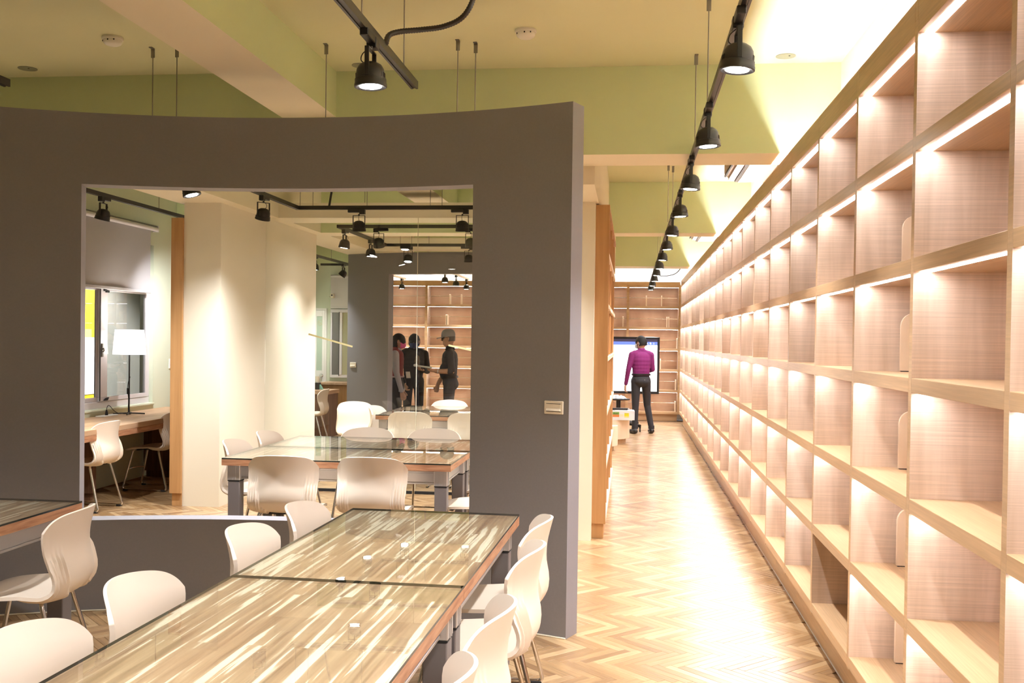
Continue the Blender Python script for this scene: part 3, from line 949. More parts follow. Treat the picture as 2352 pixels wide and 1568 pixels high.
# ================================================================ TABLES
def make_table(wx, wy, label, loc, group):
    """glass-topped table, local origin at the middle of its floor plan"""
    t = thing('table', label, 'table', loc, 0, group)
    hx, hy = wx / 2, wy / 2
    part('tabletop', MB().box(-hx + .002, -hy + .002, .698, hx - .002, hy - .002, .7405), M['table_wood'], t)
    e = MB()
    e.box(-hx, -hy, .698, -hx + .002, hy, .7405).box(hx - .002, -hy, .698, hx, hy, .7405)
    e.box(-hx + .002, -hy, .698, hx - .002, -hy + .002, .7405).box(-hx + .002, hy - .002, .698, hx - .002, hy, .7405)
    part('edge_band', e, M['edge'], t)
    gl = MB().box(-hx, -hy, .741, hx, hy, .750)
    for i in (0, 1, 2, 3): gl.m[i] = 1
    part('glass_top', gl, [M['glass'], M['glass_edge']], t)
    gx, gy = hx - .075, hy - .075
    for sx in (-1, 1):
        for sy in (-1, 1):
            x, y = sx * gx, sy * gy
            lg = part('leg', MB().cbox(x - .042, y - .042, .028, x + .042, y + .042, .585, .004), M['legpaint'], t)
            b = MB().cbox(x - .045, y - .045, .592, x + .045, y + .045, .698, .003)
            for q in (-.012, .012):
                for s in (-1, 1):
                    b.box(x + q - .004, y + s * .045 - .003, .594, x + q + .004, y + s * .045 + .003, .697)
                    b.box(x + s * .045 - .003, y + q - .004, .594, x + s * .045 + .003, y + q + .004, .697)
            part('corner_bracket', b, M['alu'], lg)
            part('collar', MB().box(x - .0435, y - .0435, .585, x + .0435, y + .0435, .592), M['rubber'], lg)
            part('leveling_foot', MB().lathe([(.033, 0), (.035, .006), (.022, .014), (.012, .018), (.012, .03)], 14, (x, y, 0)), M['rubber'], lg, 40)
    for s in (-1, 1):
        for ax in (0, 1):
            mb = MB()
            def bx(a0, o0, z0, a1, o1, z1):
                if ax == 0: mb.cbox(a0, min(s * (gy - .012), s * o1, s * o0), z0, a1, max(s * o0, s * o1), z1, .002)
                else: mb.cbox(min(s * o0, s * o1), a0, z0, max(s * o0, s * o1), a1, z1, .002)
            g = gx if ax == 0 else gy
            oo = gy if ax == 0 else gx
            bx(-g + .045, oo - .012, .60, g - .045, oo + .020, .612)
            bx(-g + .045, oo - .012, .678, g - .045, oo + .020, .69)
            bx(-g + .045, oo - .010, .612, g - .045, oo + .014, .678)
            part('apron', mb, M['alu'], t)
    return t
GT = 'glass topped tables in the near area'
make_table(.835, 1.448, 'nearest glass topped table with streaky wood showing through, cut by the bottom edge', (-.991, 2.703, 0), GT).rotation_euler.z = R(-1.25)
make_table(.835, 1.448, 'glass topped streaky wood table end to end with the nearest one, against the sill', (-.959, 4.152, 0), GT).rotation_euler.z = R(-1.25)
make_table(.84, 1.448, 'glass topped table at the left edge behind the chair with the ribbed back', (-3.178, 4.105, 0), GT)
GM = 'glass topped tables of the middle room'
make_table(1.615, .828, 'glass topped table in the middle room, the front one beyond the two chair backs', (-2.004, 7.131, 0), GM)
make_table(1.615, .828, 'glass topped table in the middle room, the back one of the joined pair', (-2.000, 7.962, 0), GM)
GG = 'glass topped tables behind the partition'
make_table(1.615, .80, 'glass topped table behind the glass partition, the front one of the joined pair', (-1.975, 11.26, 0), GG)
make_table(1.615, .80, 'glass topped table behind the glass partition, the back one of the joined pair', (-1.975, 12.063, 0), GG)

# ================================================================ WALL DESKS
dk = thing('desk', 'long walnut desk built along the wall under the left window', 'desk', (-5.08, 9.2, 0))
part('desktop', MB().cbox(-5.448, 7.2, .70, -4.72, 11.36, .75, .003), M['desk_top'], dk, world=True)
part('front_edge', MB().cbox(-4.745, 7.2, .645, -4.722, 11.36, .70, .003), M['edge'], dk, world=True)
for y in (9.10, 10.78):
    part('leg_panel', MB().cbox(-5.43, y, .07, -5.09, y + .06, .70, .002).box(-5.40, y + .012, 0, -5.12, y + .048, .07), M['walnut'], dk, world=True)
d2 = thing('desk', 'walnut desk with dark side panel seen through the glass beside the lit pillar', 'desk', (-5.0, 15.9, 0))
part('desktop', MB().cbox(-5.44, 15.45, .69, -4.72, 16.05, .75, .003), M['desk_top'], d2, world=True)
part('leg_panel', MB().cbox(-4.78, 15.50, 0, -4.735, 16.02, .69, .002).cbox(-5.40, 15.50, 0, -4.78, 15.53, .69, .002), M['walnut'], d2, world=True)
d3 = thing('counter', 'low wooden counter under the far window behind the grey wall', 'counter', (-4.9, 16.6, 0))
part('top', MB().cbox(-5.16, 16.35, .80, -4.45, 16.84, .84, .003), M['desk_top'], d3, world=True)
part('side_panel', MB().cbox(-5.16, 16.38, 0, -5.12, 16.83, .80, .002), M['oak_v'], d3, world=True)
part('front_panel', MB().cbox(-5.12, 16.42, 0, -4.46, 16.45, .80, .002), M['oak_v'], d3, world=True)
cb = thing('desk_caddy', 'small dark caddy with pale cups on the far desk near the door', 'caddy', (-4.99, 15.8, .75))
part('box', MB().cbox(-.10, -.05, 0, .02, .05, .11, .003), M['rubber'], cb)
part('cup', MB().lathe([(.026, .11), (.033, .21), (.030, .21), (.024, .115)], 12, (-.02, 0, 0)), M['ivory'], cb, 40)
part('cup', MB().lathe([(.022, .11), (.027, .19), (.025, .19), (.02, .115)], 12, (-.07, .0, 0)), M['white'], cb, 40)
part('pouch', MB().prism([(.02, 0), (.075, 0), (.05, .04), (.03, .075), (.02, .08)], 'y', -.03, .03), plain('green_pouch', (.20, .42, .33), .6), cb)

# ---- lamp on the desk
lp = thing('desk_lamp', 'tall thin black lamp with a glowing white drum shade on the window desk', 'lamp', (-5.285, 10.165, .75))
base = MB()
for k in range(4):
    a = R(20 + 90 * k)
    base.tube([(0, 0, .014), (.16 * math.cos(a), .16 * math.sin(a), .007)], .007, 7)
base.lathe([(.022, 0), (.024, .01), (.012, .022), (.009, .05)], 12)
part('base', base, M['black'], lp, 40)
part('pole', MB().tube([(0, 0, .02), (0, 0, .72)], .008, 10), M['black'], lp, 50)
sh = MB().lathe([(.168, .636), (.146, .898), (.143, .898), (.165, .636), (.168, .636)], 36)
part('shade', sh, M['shade'], lp, 60)
part('shade_ring', MB().tube([(.02, 0, .70), (.0, .15, .70)], .003, 5).tube([(.0, 0, .70), (-.13, -.075, .70)], .003, 5).tube([(.0, 0, .70), (.13, -.075, .70)], .003, 5), M['steel'], lp)
part('bulb', MB().ball((0, 0, .76), (.032, .032, .045)), M['lens'], lp, 60)
cord = [(.012, 0, .40), (-.012, .0, .33), (-.015, .0, .24), (-.008, 0, .17), (-.014, .01, .08), (-.02, .01, .015), (-.05, -.05, .012), (.0, -.10, .012), (.03, -.03, .012), (-.03, -.02, .016), (-.05, -.1, .012), (-.06, -.2, .05), (-.07, -.28, .11), (-.075, -.31, .10), (-.075, -.325, .065)]
part('cord', MB().tube(catmull(cord, 60), .0035, 6), M['rubber'], lp, 60)
part('cord_switch', MB().cbox(-.024, -.009, .215, -.004, .009, .28, .004), M['rubber'], lp)
part('plug', MB().lathe([(.016, 0), (.014, .03), (.007, .065)], 10, (-.075, -.325, .002)), M['rubber'], lp, 40)
lbl = bpy.data.lights.new('lamp_light', 'POINT'); lbl.energy = 18; lbl.color = (1, .93, .82); lbl.shadow_soft_size = .05
link('lamp_light', lbl, lp, (0, 0, .76))
ps = thing('cable_cover', 'flat white cable cover lying on the window desk behind the lamp', 'cover', (-5.36, 9.85, .75))
part('cover', MB().cbox(-.05, -.14, .0, .04, .16, .012, .003), M['white'], ps)
ol = thing('wall_outlet', 'beige electrical outlet low on the wall under the window desk', 'outlet', (XL + .001, 10.13, .345))
part('plate', MB().cbox(0, -.062, -.042, .009, .062, .042, .003), M['ivory'], ol)
part('socket', MB().box(.009, -.03, -.012, .0095, -.025, .012).box(.009, -.015, -.012, .0095, -.01, .012).box(.009, .02, -.012, .0095, .025, .012), M['dark'], ol)
sw = thing('wall_switch', 'narrow white switch on the lit wall right of the window', 'switch', (XL + .001, 11.46, 1.255))
part('plate', MB().cbox(0, -.035, -.06, .009, .035, .06, .003), M['white'], sw)
part('rocker', MB().cbox(.009, -.012, -.03, .013, .012, .03, .002), M['white'], sw)

# ---- switches on the grey walls
def switch_plate(loc, rz, label, w=.113, h=.071):
    t = thing('light_switch', label, 'switch', loc, rz)
    part('plate', MB().cbox(-w / 2, -.010, -h / 2, w / 2, 0, h / 2, .003), M['ivory'], t)
    part('frame', MB().box(-w * .38, -.0115, h * .28, w * .38, -.0095, h * .31).box(-w * .38, -.0115, -h * .31, w * .38, -.0095, -h * .28), M['dark'], t)
    part('rocker', MB().prism([(-.010, .018), (-.013, .018), (-.013, -.004), (-.019, -.017), (-.010, -.018)], 'x', -w * .37, w * .37), M['ivory'], t)
    return t
aa = math.asin((-.402 + 1.85) / 3.92)
switch_plate((-1.85 + 3.919 * math.sin(aa), 1.76 + 3.919 * math.cos(aa), 1.237), -aa, 'ivory rocker switch at the right end of the near grey wall')
aa = math.asin((-4.08 + 2.3) / 3.92)
switch_plate((-2.3 + 3.921 * math.sin(aa), 18.07 - 3.921 * math.cos(aa), 1.19), aa, 'ivory switch on the far grey wall seen through the glass', .12, .075)

# ================================================================ TRACK LIGHTING
ZT = 2.79                     # underside of the rails
HPROF = [(0, 0), (.012, .0), (.030, -.004), (.046, -.014), (.055, -.030), (.058, -.052), (.0585, -.066), (.063, -.068), (.0635, -.084), (.0655, -.088), (.0655, -.098), (.060, -.100), (.054, -.092), (.046, -.086), (.040, -.084)]
def lamp_meshes():
    d = {}
    d['adapter'] = MB().cbox(-.017, -.045, -.030, .017, .105, 0, .003).cbox(-.020, -.058, -.046, .020, -.006, -.002, .003).mesh('adapter', M['black'])
    b = MB()
    for s in (-1, 1):
        b.cbox(-.009, s * .056 - .0025, -.17, .009, s * .056 + .0025, -.058, .001)
    b.cbox(-.009, -.0585, -.061, .009, .0585, -.056, .001)
    b.tube([(0, 0, -.060), (0, 0, -.044)], .008, 8)
    d['bracket'] = b.mesh('bracket', M['black'])
    h = MB().lathe([(r * .98, z + .05) for r, z in HPROF], 28)
    for k in range(5):
        for s in (0, PI):
            m4 = Matrix.Rotation(s + R(-24 + 12 * k), 4, 'Z')
            h.box(.0565, -.0025, -.014, .0585, .0025, .004, mat=m4)
    d['housing'] = h.mesh('housing', M['black'], 35)
    d['lens'] = MB().lathe([(.043, -.045), (.043, -.0475), (0, -.049)], 24).mesh('lens', M['lens'])
    d['cable'] = MB().tube(catmull([(.004, .0, -.05), (.03, .01, -.075), (.036, .008, -.10), (.018, .0, -.112)], 14), .0022, 5).mesh('cable', M['rubber'])
    return d
LM = lamp_meshes()
def spot_data(power, size=108, blend=1.0):
    key = 'track_spot_%d_%d' % (power * 10, size)
    li = bpy.data.lights.get(key)
    if not li:
        li = bpy.data.lights.new(key, 'SPOT')
        li.energy = power; li.color = LAMP_COL; li.spot_size = R(size); li.spot_blend = blend; li.shadow_soft_size = .035
    return li
def spotlight(x, y, label, group, axis=0.0, tilt=0.0, turn=0.0, power=1.0, z=ZT, light=True):
    """axis: rail direction (0 = along Y); tilt: head swing about the bracket arms; turn: swivel of bracket and head"""
    t = thing('track_spotlight', label, 'spotlight', (x, y, z), axis, group)
    link('adapter', LM['adapter'], t)
    br = link('bracket', LM['bracket'], t, (0, 0, 0), (0, 0, turn))
    link('cable', LM['cable'], t, (0, 0, 0), (0, 0, turn))
    hd = link('housing', LM['housing'], t, (0, 0, -.155), (0, tilt, turn) if not turn else (Matrix.Rotation(turn, 3, 'Z') @ Matrix.Rotation(tilt, 3, 'Y')).to_euler())
    link('lens', LM['lens'], hd)
    if light:
        link('beam', spot_data(SPOT_W * 1.2 * power), hd, (0, 0, -.056))
    return t
def rail(name, pts, label, rods, cat='track', col='blackm', z=ZT, hz=None, mats=None):
    t = thing(name, label, cat, (pts[0][0], pts[0][1], z))
    for a, b in zip(pts, pts[1:]):
        A, B = Vector((*a, 0)), Vector((*b, 0)); d = (B - A); L = d.length
        ang = math.atan2(-d.x, d.y)
        m4 = Matrix.Translation((a[0], a[1], z)) @ Matrix.Rotation(ang, 4, 'Z')
        mb = MB().box(-.017, -.017, .004, .017, L + .017, .036, mat=m4).box(-.017, -.017, 0, -.007, L + .017, .004, mat=m4).box(.007, -.017, 0, .017, L + .017, .004, mat=m4)
        part('rail', mb, M[col], t, world=True)
    for (x, y) in rods:
        r = part('suspension_rod', MB().tube([(x, y, z + .034), (x, y, ZC - .035)], .0035, 6), M['steel'], t, world=True)
        b_ = MB().cbox(x - .012, y - .003, ZC - .06, x + .012, y + .002, ZC - .002, .001).cbox(x - .012, y - .035, ZC - .005, x + .012, y + .002, ZC - .0005, .001)
        o = link('ceiling_bracket', b_.mesh('ceiling_bracket', M['steel'], None, t.location), r)
    return t
# long track over the aisle
rail('lighting_track', [(.385, -.6), (.385, 19.9)], 'long black lighting track hanging over the right aisle',
     [(.385, 1.6), (.385, 5.45), (.385, 6.50), (.36, 10.5), (.41, 10.6), (.385, 14.2), (.385, 15.2), (.385, 18.4)])
GA = 'spotlights over the aisle'
AY = [3.75 + 1.452 * k for k in range(12)]
for k, y in enumerate(AY):
    spotlight(.372, y, 'black spotlight over the aisle, %s of the row counted from the camera' % ORD[k], GA, PI, tilt=R(3 if k % 2 else -4))
for y, l in ((2.3, 'ahead of'), (.85, 'above')):
    spotlight(.372, y, 'black spotlight of the aisle track out of frame, %s the camera' % l, GA, PI)
part_c = MB().tube(catmull([(.40, 18.6, 2.80), (.62, 18.6, 2.79), (.80, 18.6, 2.84), (.90, 18.6, 2.98), (.93, 18.6, 3.2), (.93, 18.6, 3.40)], 24), .008, 7)
single('power_cable', part_c, M['rubber'], 'thin black cable curving from the far end of the aisle track up to the ceiling', 'cable', (.40, 18.6, 2.8), 60)

# track over the near table, ends in view
rail('lighting_track', [(-1.045, -.6), (-1.045, 4.74)], 'black lighting track ending over the near table', [(-1.045, 1.0), (-1.045, 3.80), (-1.04, 4.50)])
spotlight(-1.035, 3.90, 'large black spotlight on the track ending over the near table', 'spotlights of the near tracks', PI, tilt=R(2))
spotlight(-1.035, 2.2, 'black spotlight out of frame above the near table', 'spotlights of the near tracks', PI)
spotlight(-1.035, .6, 'black spotlight out of frame behind the camera', 'spotlights of the near tracks', PI)
cond = catmull([(-1.03, 4.12, 2.82), (-1.02, 4.14, 2.862), (-.98, 4.17, 2.885), (-.90, 4.2, 2.90), (-.80, 4.2, 2.912), (-.72, 4.2, 2.95), (-.675, 4.2, 3.03), (-.655, 4.2, 3.15), (-.65, 4.2, 3.40)], 150)
single('conduit', MB().tube(cond, [.0125 if i % 2 else .0105 for i in range(len(cond))], 9), M['blackm'], 'black ribbed flexible conduit looping from the near track up to the ceiling', 'conduit', (-1.03, 4.12, 2.82), 80)
rail('lighting_track', [(-3.02, -.6), (-3.02, 4.57)], 'black lighting track over the left table, just its tip showing at the left edge', [(-3.02, 1.5), (-3.02, 3.4)])
spotlight(-3.01, 3.5, 'black spotlight out of frame above the left table', 'spotlights of the near tracks', PI)
spotlight(-3.01, 2.0, 'black spotlight out of frame left of the camera', 'spotlights of the near tracks', PI)

# rectangular track of the middle room
rail('lighting_track', [(-.95, 6.1), (-3.13, 6.1), (-3.13, 9.20), (-.95, 9.20), (-.95, 6.1)], 'rectangular black lighting track hanging in the middle room before the glass',
     [(-1.90, 6.1), (-1.07, 6.08), (-.97, 6.14), (-3.03, 6.1), (-2.87, 6.1), (-3.09, 9.16), (-2.98, 9.2), (-2.46, 9.2), (-1.86, 9.2), (-1.75, 9.2)])
GB = 'spotlights of the middle room track'
spotlight(-3.115, 6.85, 'black spotlight cut by the top of the opening, left of its middle', GB, 0, tilt=R(-16))
spotlight(-3.115, 8.28, 'black spotlight on the left side of the middle room track near its corner', GB, 0, tilt=R(18), turn=R(-40), power=1.6)
spotlight(-2.53, 9.18, 'black spotlight seen face on along the far side of the middle room track, left one', GB, PI / 2, tilt=R(-8))
spotlight(-1.555, 9.18, 'black spotlight seen face on along the far side of the middle room track, right one', GB, PI / 2, tilt=R(-8))
for x, l in ((-2.55, 'left'), (-1.55, 'right')):
    spotlight(x, 6.11, 'black spotlight hidden behind the top of the near grey wall, %s one' % l, GB, PI / 2)
spotlight(-.965, 7.6, 'black spotlight on the hidden right side of the middle room track', GB, PI)
single('cable_drop', MB().tube(catmull([(-2.83, 9.22, 2.82), (-2.80, 9.22, 3.0), (-2.76, 9.22, 3.2), (-2.74, 9.22, 3.40)], 20), .011, 7), M['blackm'], 'short black cable rising from the far side of the middle room track', 'cable', (-2.83, 9.22, 2.82), 60)

# rectangular track behind the glass
rail('lighting_track', [(-1.0, 10.75), (-3.19, 10.75), (-3.19, 12.90), (-1.0, 12.90), (-1.0, 10.75)], 'rectangular black lighting track hanging behind the glass partition',
     [(-3.0, 12.9), (-2.85, 12.9), (-2.62, 12.9), (-2.0, 12.9), (-1.6, 10.75), (-2.9, 10.75)])
GC = 'spotlights behind the glass partition'
spotlight(-3.17, 10.92, 'black spotlight behind the glass, on the left side of the track nearest the partition', GC, 0, tilt=R(8), power=.7)
spotlight(-3.17, 12.05, 'black spotlight behind the glass, on the left side of the track by the far corner', GC, 0, tilt=R(2))
spotlight(-2.89, 12.88, 'black spotlight behind the glass on the far side of the track, left one', GC, PI / 2, tilt=R(10))
spotlight(-2.09, 12.88, 'black spotlight behind the glass on the far side of the track, right one', GC, PI / 2, tilt=R(-6))
spotlight(-2.745, 10.77, 'tilted black spotlight hanging below the header behind the glass, left one', GC, -PI / 2, tilt=R(24))
spotlight(-1.73, 10.77, 'tilted black spotlight hanging below the header behind the glass, right one', GC, -PI / 2, tilt=R(20))

# window side
rail('lighting_track', [(-4.58, 6.6), (-4.58, 10.4)], 'black lighting track hanging over the window desk', [(-4.58, 7.4), (-4.57, 9.35)])
GW = 'spotlights over the window side'
spotlight(-4.565, 8.30, 'black spotlight before the grey roller blind', GW, 0, tilt=R(14), power=.8)
spotlight(-4.565, 10.3, 'black spotlight of the window track hidden behind the wooden end panel', GW, 0, tilt=R(42), turn=R(-62), power=1.1)
spotlight(-4.565, 7.2, 'black spotlight of the window track hidden by the near grey wall', GW, 0, tilt=R(6))
rail('lighting_track', [(-4.68, 13.6), (-4.68, 16.4), (-5.15, 16.4)], 'black lighting track with a corner seen past the lit pillar behind the glass', [(-4.68, 15.4)])
spotlight(-4.66, 14.5, 'black spotlight seen past the lit pillar behind the glass, upright one', GW, 0, tilt=R(2))
spotlight(-4.66, 16.0, 'black spotlight seen past the lit pillar behind the glass, sharply tilted one', GW, 0, tilt=R(38))

# far seating area
GF = 'spotlights of the far seating area'
rail('lighting_track', [(-4.60, 17.4), (-4.60, 20.25)], 'pale lit lighting track in the far seating area, left one', [(-4.60, 20.2)], col='alu')  # pale metal on both rails stands in for the light falling on them
rail('lighting_track', [(-3.29, 17.4), (-3.29, 20.25)], 'pale lit lighting track in the far seating area, right one', [(-3.29, 19.9)], col='alu')
spotlight(-4.585, 19.9, 'black spotlight in front of the end bookcase seen through both openings, leftmost', GF, 0)
spotlight(-3.28, 17.6, 'black spotlight seen through both openings, nearest of the right row of three', GF, 0)
spotlight(-3.28, 18.75, 'black spotlight seen through both openings, middle of the right row of three', GF, 0)
spotlight(-3.28, 19.95, 'black spotlight seen through both openings, farthest of the right row of three', GF, 0)
rail('lighting_track', [(-2.2, 18.4), (-.7, 18.4)], 'black lighting track of the far seating area hidden behind the far grey wall', [(-1.4, 18.4)])
for x, l in ((-1.8, 'left'), (-.9, 'right')):
    spotlight(x, 18.4, 'black spotlight hidden behind the far grey wall, %s one' % l, GF, PI / 2, power=1.0)

# ================================================================ CEILING FITTINGS
def smoke(x, y, label):
    t = thing('smoke_detector', label, 'smoke detector', (x, y, ZC), 0, 'smoke detectors')
    part('base', MB().lathe([(0, 0), (.062, 0), (.064, -.012), (.060, -.018)], 24), M['white'], t, 40)
    part('head', MB().lathe([(.056, -.018), (.056, -.030), (.050, -.040), (.036, -.048), (0, -.049)], 24), M['white'], t, 40)
    part('vent', MB().box(-.006, -.057, -.030, .002, -.054, -.022).box(.030, -.050, -.028, .036, -.046, -.020).box(-.05, -.032, -.030, -.045, -.026, -.022), M['dark'], t)
smoke(-.637, 5.90, 'white smoke detector on the ceiling above the right end of the near grey wall')
smoke(-3.17, 5.86, 'white smoke detector on the ceiling above the left table')
for x, y, l in ((.945, 6.55, 'flat round ceiling plate above the aisle bookcase'), (-4.13, 6.50, 'flat round grey ceiling plate at the far left'), (-1.81, 6.58, 'flat round ceiling plate half hidden behind the large near spotlight')):
    t = thing('ceiling_plate', l, 'plate', (x, y, ZC), 0, 'ceiling plates')
    part('disc', MB().lathe([(0, 0), (.062, 0), (.062, -.004), (0, -.005)], 24), M['plate'], t)
    part('screw', MB().lathe([(.006, -.005), (.006, -.0065), (0, -.007)], 8, (.02, -.02, 0)), M['dark'], t)
t = thing('downlight', 'small round downlight seen through the far opening near the ceiling', 'downlight', (-3.36, 16.5, 2.75))
part('can', MB().lathe([(0, .03), (.05, .03), (.055, -.10), (.045, -.10), (.04, -.08)], 18), M['alu'], t, 40)
part('lens', MB().lathe([(0, -.085), (.04, -.085), (.04, -.087), (0, -.088)], 18), M['lens'], t)
part('stem', MB().tube([(0, 0, .03), (0, 0, .66)], .012, 8), M['alu'], t)
def aircon(y0, y1, label):
    t = thing('air_conditioner', label, 'air conditioner', (1.05, y0, 3.15), 0, 'air conditioners')
    L = y1 - y0
    body = plain('aircon_body', (.34, .25, .19), .5)
    part('body', MB().prism([(.20, 0), (-.02, 0), (-.12, .03), (-.17, .08), (-.17, .255), (.20, .255)], 'y', 0, L), body, t)
    part('air_slot', MB().box(-.075, .02, .004, -.045, L - .02, .018, mat=Matrix.Translation((0, 0, -.004))).box(-.165, .02, .05, -.150, L - .02, .068, mat=Matrix.Translation((-.006, 0, -.003))), M['dark'], t)
    part('flap', MB().cbox(-.045, .02, -.006, -.02, L - .02, .0, .002).cbox(-.135, .02, .02, -.115, L - .02, .028, .002), body, t)
    part('side_panel', MB().cbox(.20, -.01, -.055, .222, L + .01, .255, .002), body, t)
aircon(7.6, 10.0, 'beige ceiling air conditioner above the aisle bookcase behind the first beam')
aircon(12.6, 15.9, 'beige ceiling air conditioner behind the second beam, only its corner showing')
t = thing('security_camera', 'small cream security camera on the corner above the far window', 'camera', (-5.14, 16.86, 2.30))
part('arm', MB().tube([(0, .03, -.01), (0, -.03, -.01), (.05, -.06, 0)], .010, 7), M['ivory'], t, 50)
part('body', MB().cbox(.045, -.13, -.035, .095, -.03, .04, .006), M['ivory'], t)
part('lens', MB().lathe([(.014, 0), (.014, .008), (0, .009)], 12, mat=Matrix.Translation((.07, -.13, .01)) @ Matrix.Rotation(PI / 2, 4, 'X')), M['dark'], t, 40)

# ================================================================ PEOPLE
def frame(d, up=(0, 0, 1)):
    d = Vector(d).normalized(); u = Vector(up)
    s = d.cross(u)
    s = s.normalized() if s.length > 1e-4 else Vector((1, 0, 0))
    return d, s, s.cross(d)
class Body:
    """primitives -> one voxel-remeshed continuous skin with a material per region"""
    def __init__(s): s.cap = []; s.ell = []
    def c(s, a, b, ra, rb, m): s.cap.append((Vector(a), Vector(b), ra, rb, m)); return s
    def e(s, c, r, m, rot=None): s.ell.append((Vector(c), r, m, rot)); return s
    def hand(s, wrist, d, palm, m, k=1.0, curl=.5, side=1):
        """palm plus five unequal bent fingers; d: pointing direction, palm: palm-facing normal"""
        d = Vector(d).normalized(); n = Vector(palm); n = (n - d * n.dot(d)).normalized(); a = d.cross(n) * side
        w_ = Vector(wrist)
        for q in (-.022, 0, .022):
            s.c(w_ + a * q * .7, w_ + d * .075 * k + a * q, .016 * k, .015 * k, m)
        for q, L in ((-.030, .066), (-.010, .078), (.010, .072), (.029, .055)):
            p0 = w_ + d * .075 * k + a * q
            p1 = p0 + (d * math.cos(curl * .6) + n * math.sin(curl * .6)) * L * .52
            p2 = p1 + (d * math.cos(curl * 1.9) + n * math.sin(curl * 1.9)) * L * .5
            s.c(p0, p1, .0095, .0088, m); s.c(p1, p2, .0088, .0075, m)
        t0 = w_ + d * .025 * k - a * .025
        t1 = t0 + (d * .7 - a * .6 + n * .35).normalized() * .038
        t2 = t1 + (d * .9 - a * .1 + n * .45).normalized() * .030
        s.c(t0, t1, .012, .0105, m); s.c(t1, t2, .0105, .009, m)
        return s
    def build(s, name, mats, parent, voxel=.0085):
        mb = MB()
        for a, b, ra, rb, m in s.cap:
            d = b - a; L = d.length
            ax = d.normalized() if L > 1e-6 else Vector((0, 0, 1))
            pts, rr = [], []
            for k in range(4):
                t = PI / 2 * k / 4; pts.append(a - ax * ra * math.cos(t)); rr.append(max(.0005, ra * math.sin(t)))
            for k in range(5): pts.append(a.lerp(b, k / 4)); rr.append(ra + (rb - ra) * k / 4)
            for k in range(1, 5):
                t = PI / 2 * k / 4; pts.append(b + ax * rb * math.sin(t)); rr.append(max(.0005, rb * math.cos(t)))
            mb.tube(pts, rr, 12)
        for c, r, m, rot in s.ell:
            mb.ball(c, r, 18, 12, 0, rot)
        me = mb.mesh(name + '_src', mats)
        o = bpy.data.objects.new('tmp', me); COL.objects.link(o)
        md = o.modifiers.new('r', 'REMESH'); md.mode = 'VOXEL'; md.voxel_size = voxel
        sm = o.modifiers.new('s', 'SMOOTH'); sm.factor = .6; sm.iterations = 5
        dg = bpy.context.evaluated_depsgraph_get()
        out = bpy.data.meshes.new_from_object(o.evaluated_get(dg))
        bpy.data.objects.remove(o); bpy.data.meshes.remove(me)
        out.name = name
        out.materials.clear()
        for k in mats: out.materials.append(k)
        n = len(out.polygons)
        co = np.empty(n * 3); out.polygons.foreach_get('center', co); co = co.reshape(-1, 3)
        best = np.full(n, 1e9); idx = np.zeros(n, int)
        for a, b, ra, rb, m in s.cap:
            A, Bv = np.array(a), np.array(b); d = Bv - A; L2 = max(1e-9, d @ d)
            t = np.clip(((co - A) @ d) / L2, 0, 1)
            dist = np.linalg.norm(co - (A + t[:, None] * d), axis=1) - (ra + (rb - ra) * t)
            k = dist < best; best[k] = dist[k]; idx[k] = m
        for c, r, m, rot in s.ell:
            q = co - np.array(c)
            if rot is not None: q = q @ np.array(rot.to_3x3())
            rv = np.array(r)
            k0 = np.linalg.norm(q / rv, axis=1); k1 = np.linalg.norm(q / rv ** 2, axis=1)
            dist = k0 * (k0 - 1) / np.maximum(k1, 1e-9)
            k = dist < best; best[k] = dist[k]; idx[k] = m
        out.polygons.foreach_set('material_index', idx.astype(np.int32))
        out.polygons.foreach_set('use_smooth', [True] * n)
        out.update()
        return link(name, out, parent)

SKIN = plain('skin', (.56, .34, .235), .5, noise=.05, nscale=60)
HAIR = plain('black_hair', (.009, .007, .007), .75, noise=.5, nscale=200, bump=.6)
SHOE = plain('black_shoe', (.012, .011, .012), .35)
def cloth(name, c): return plain(name, c, .8, noise=.10, nscale=26, bump=.5)

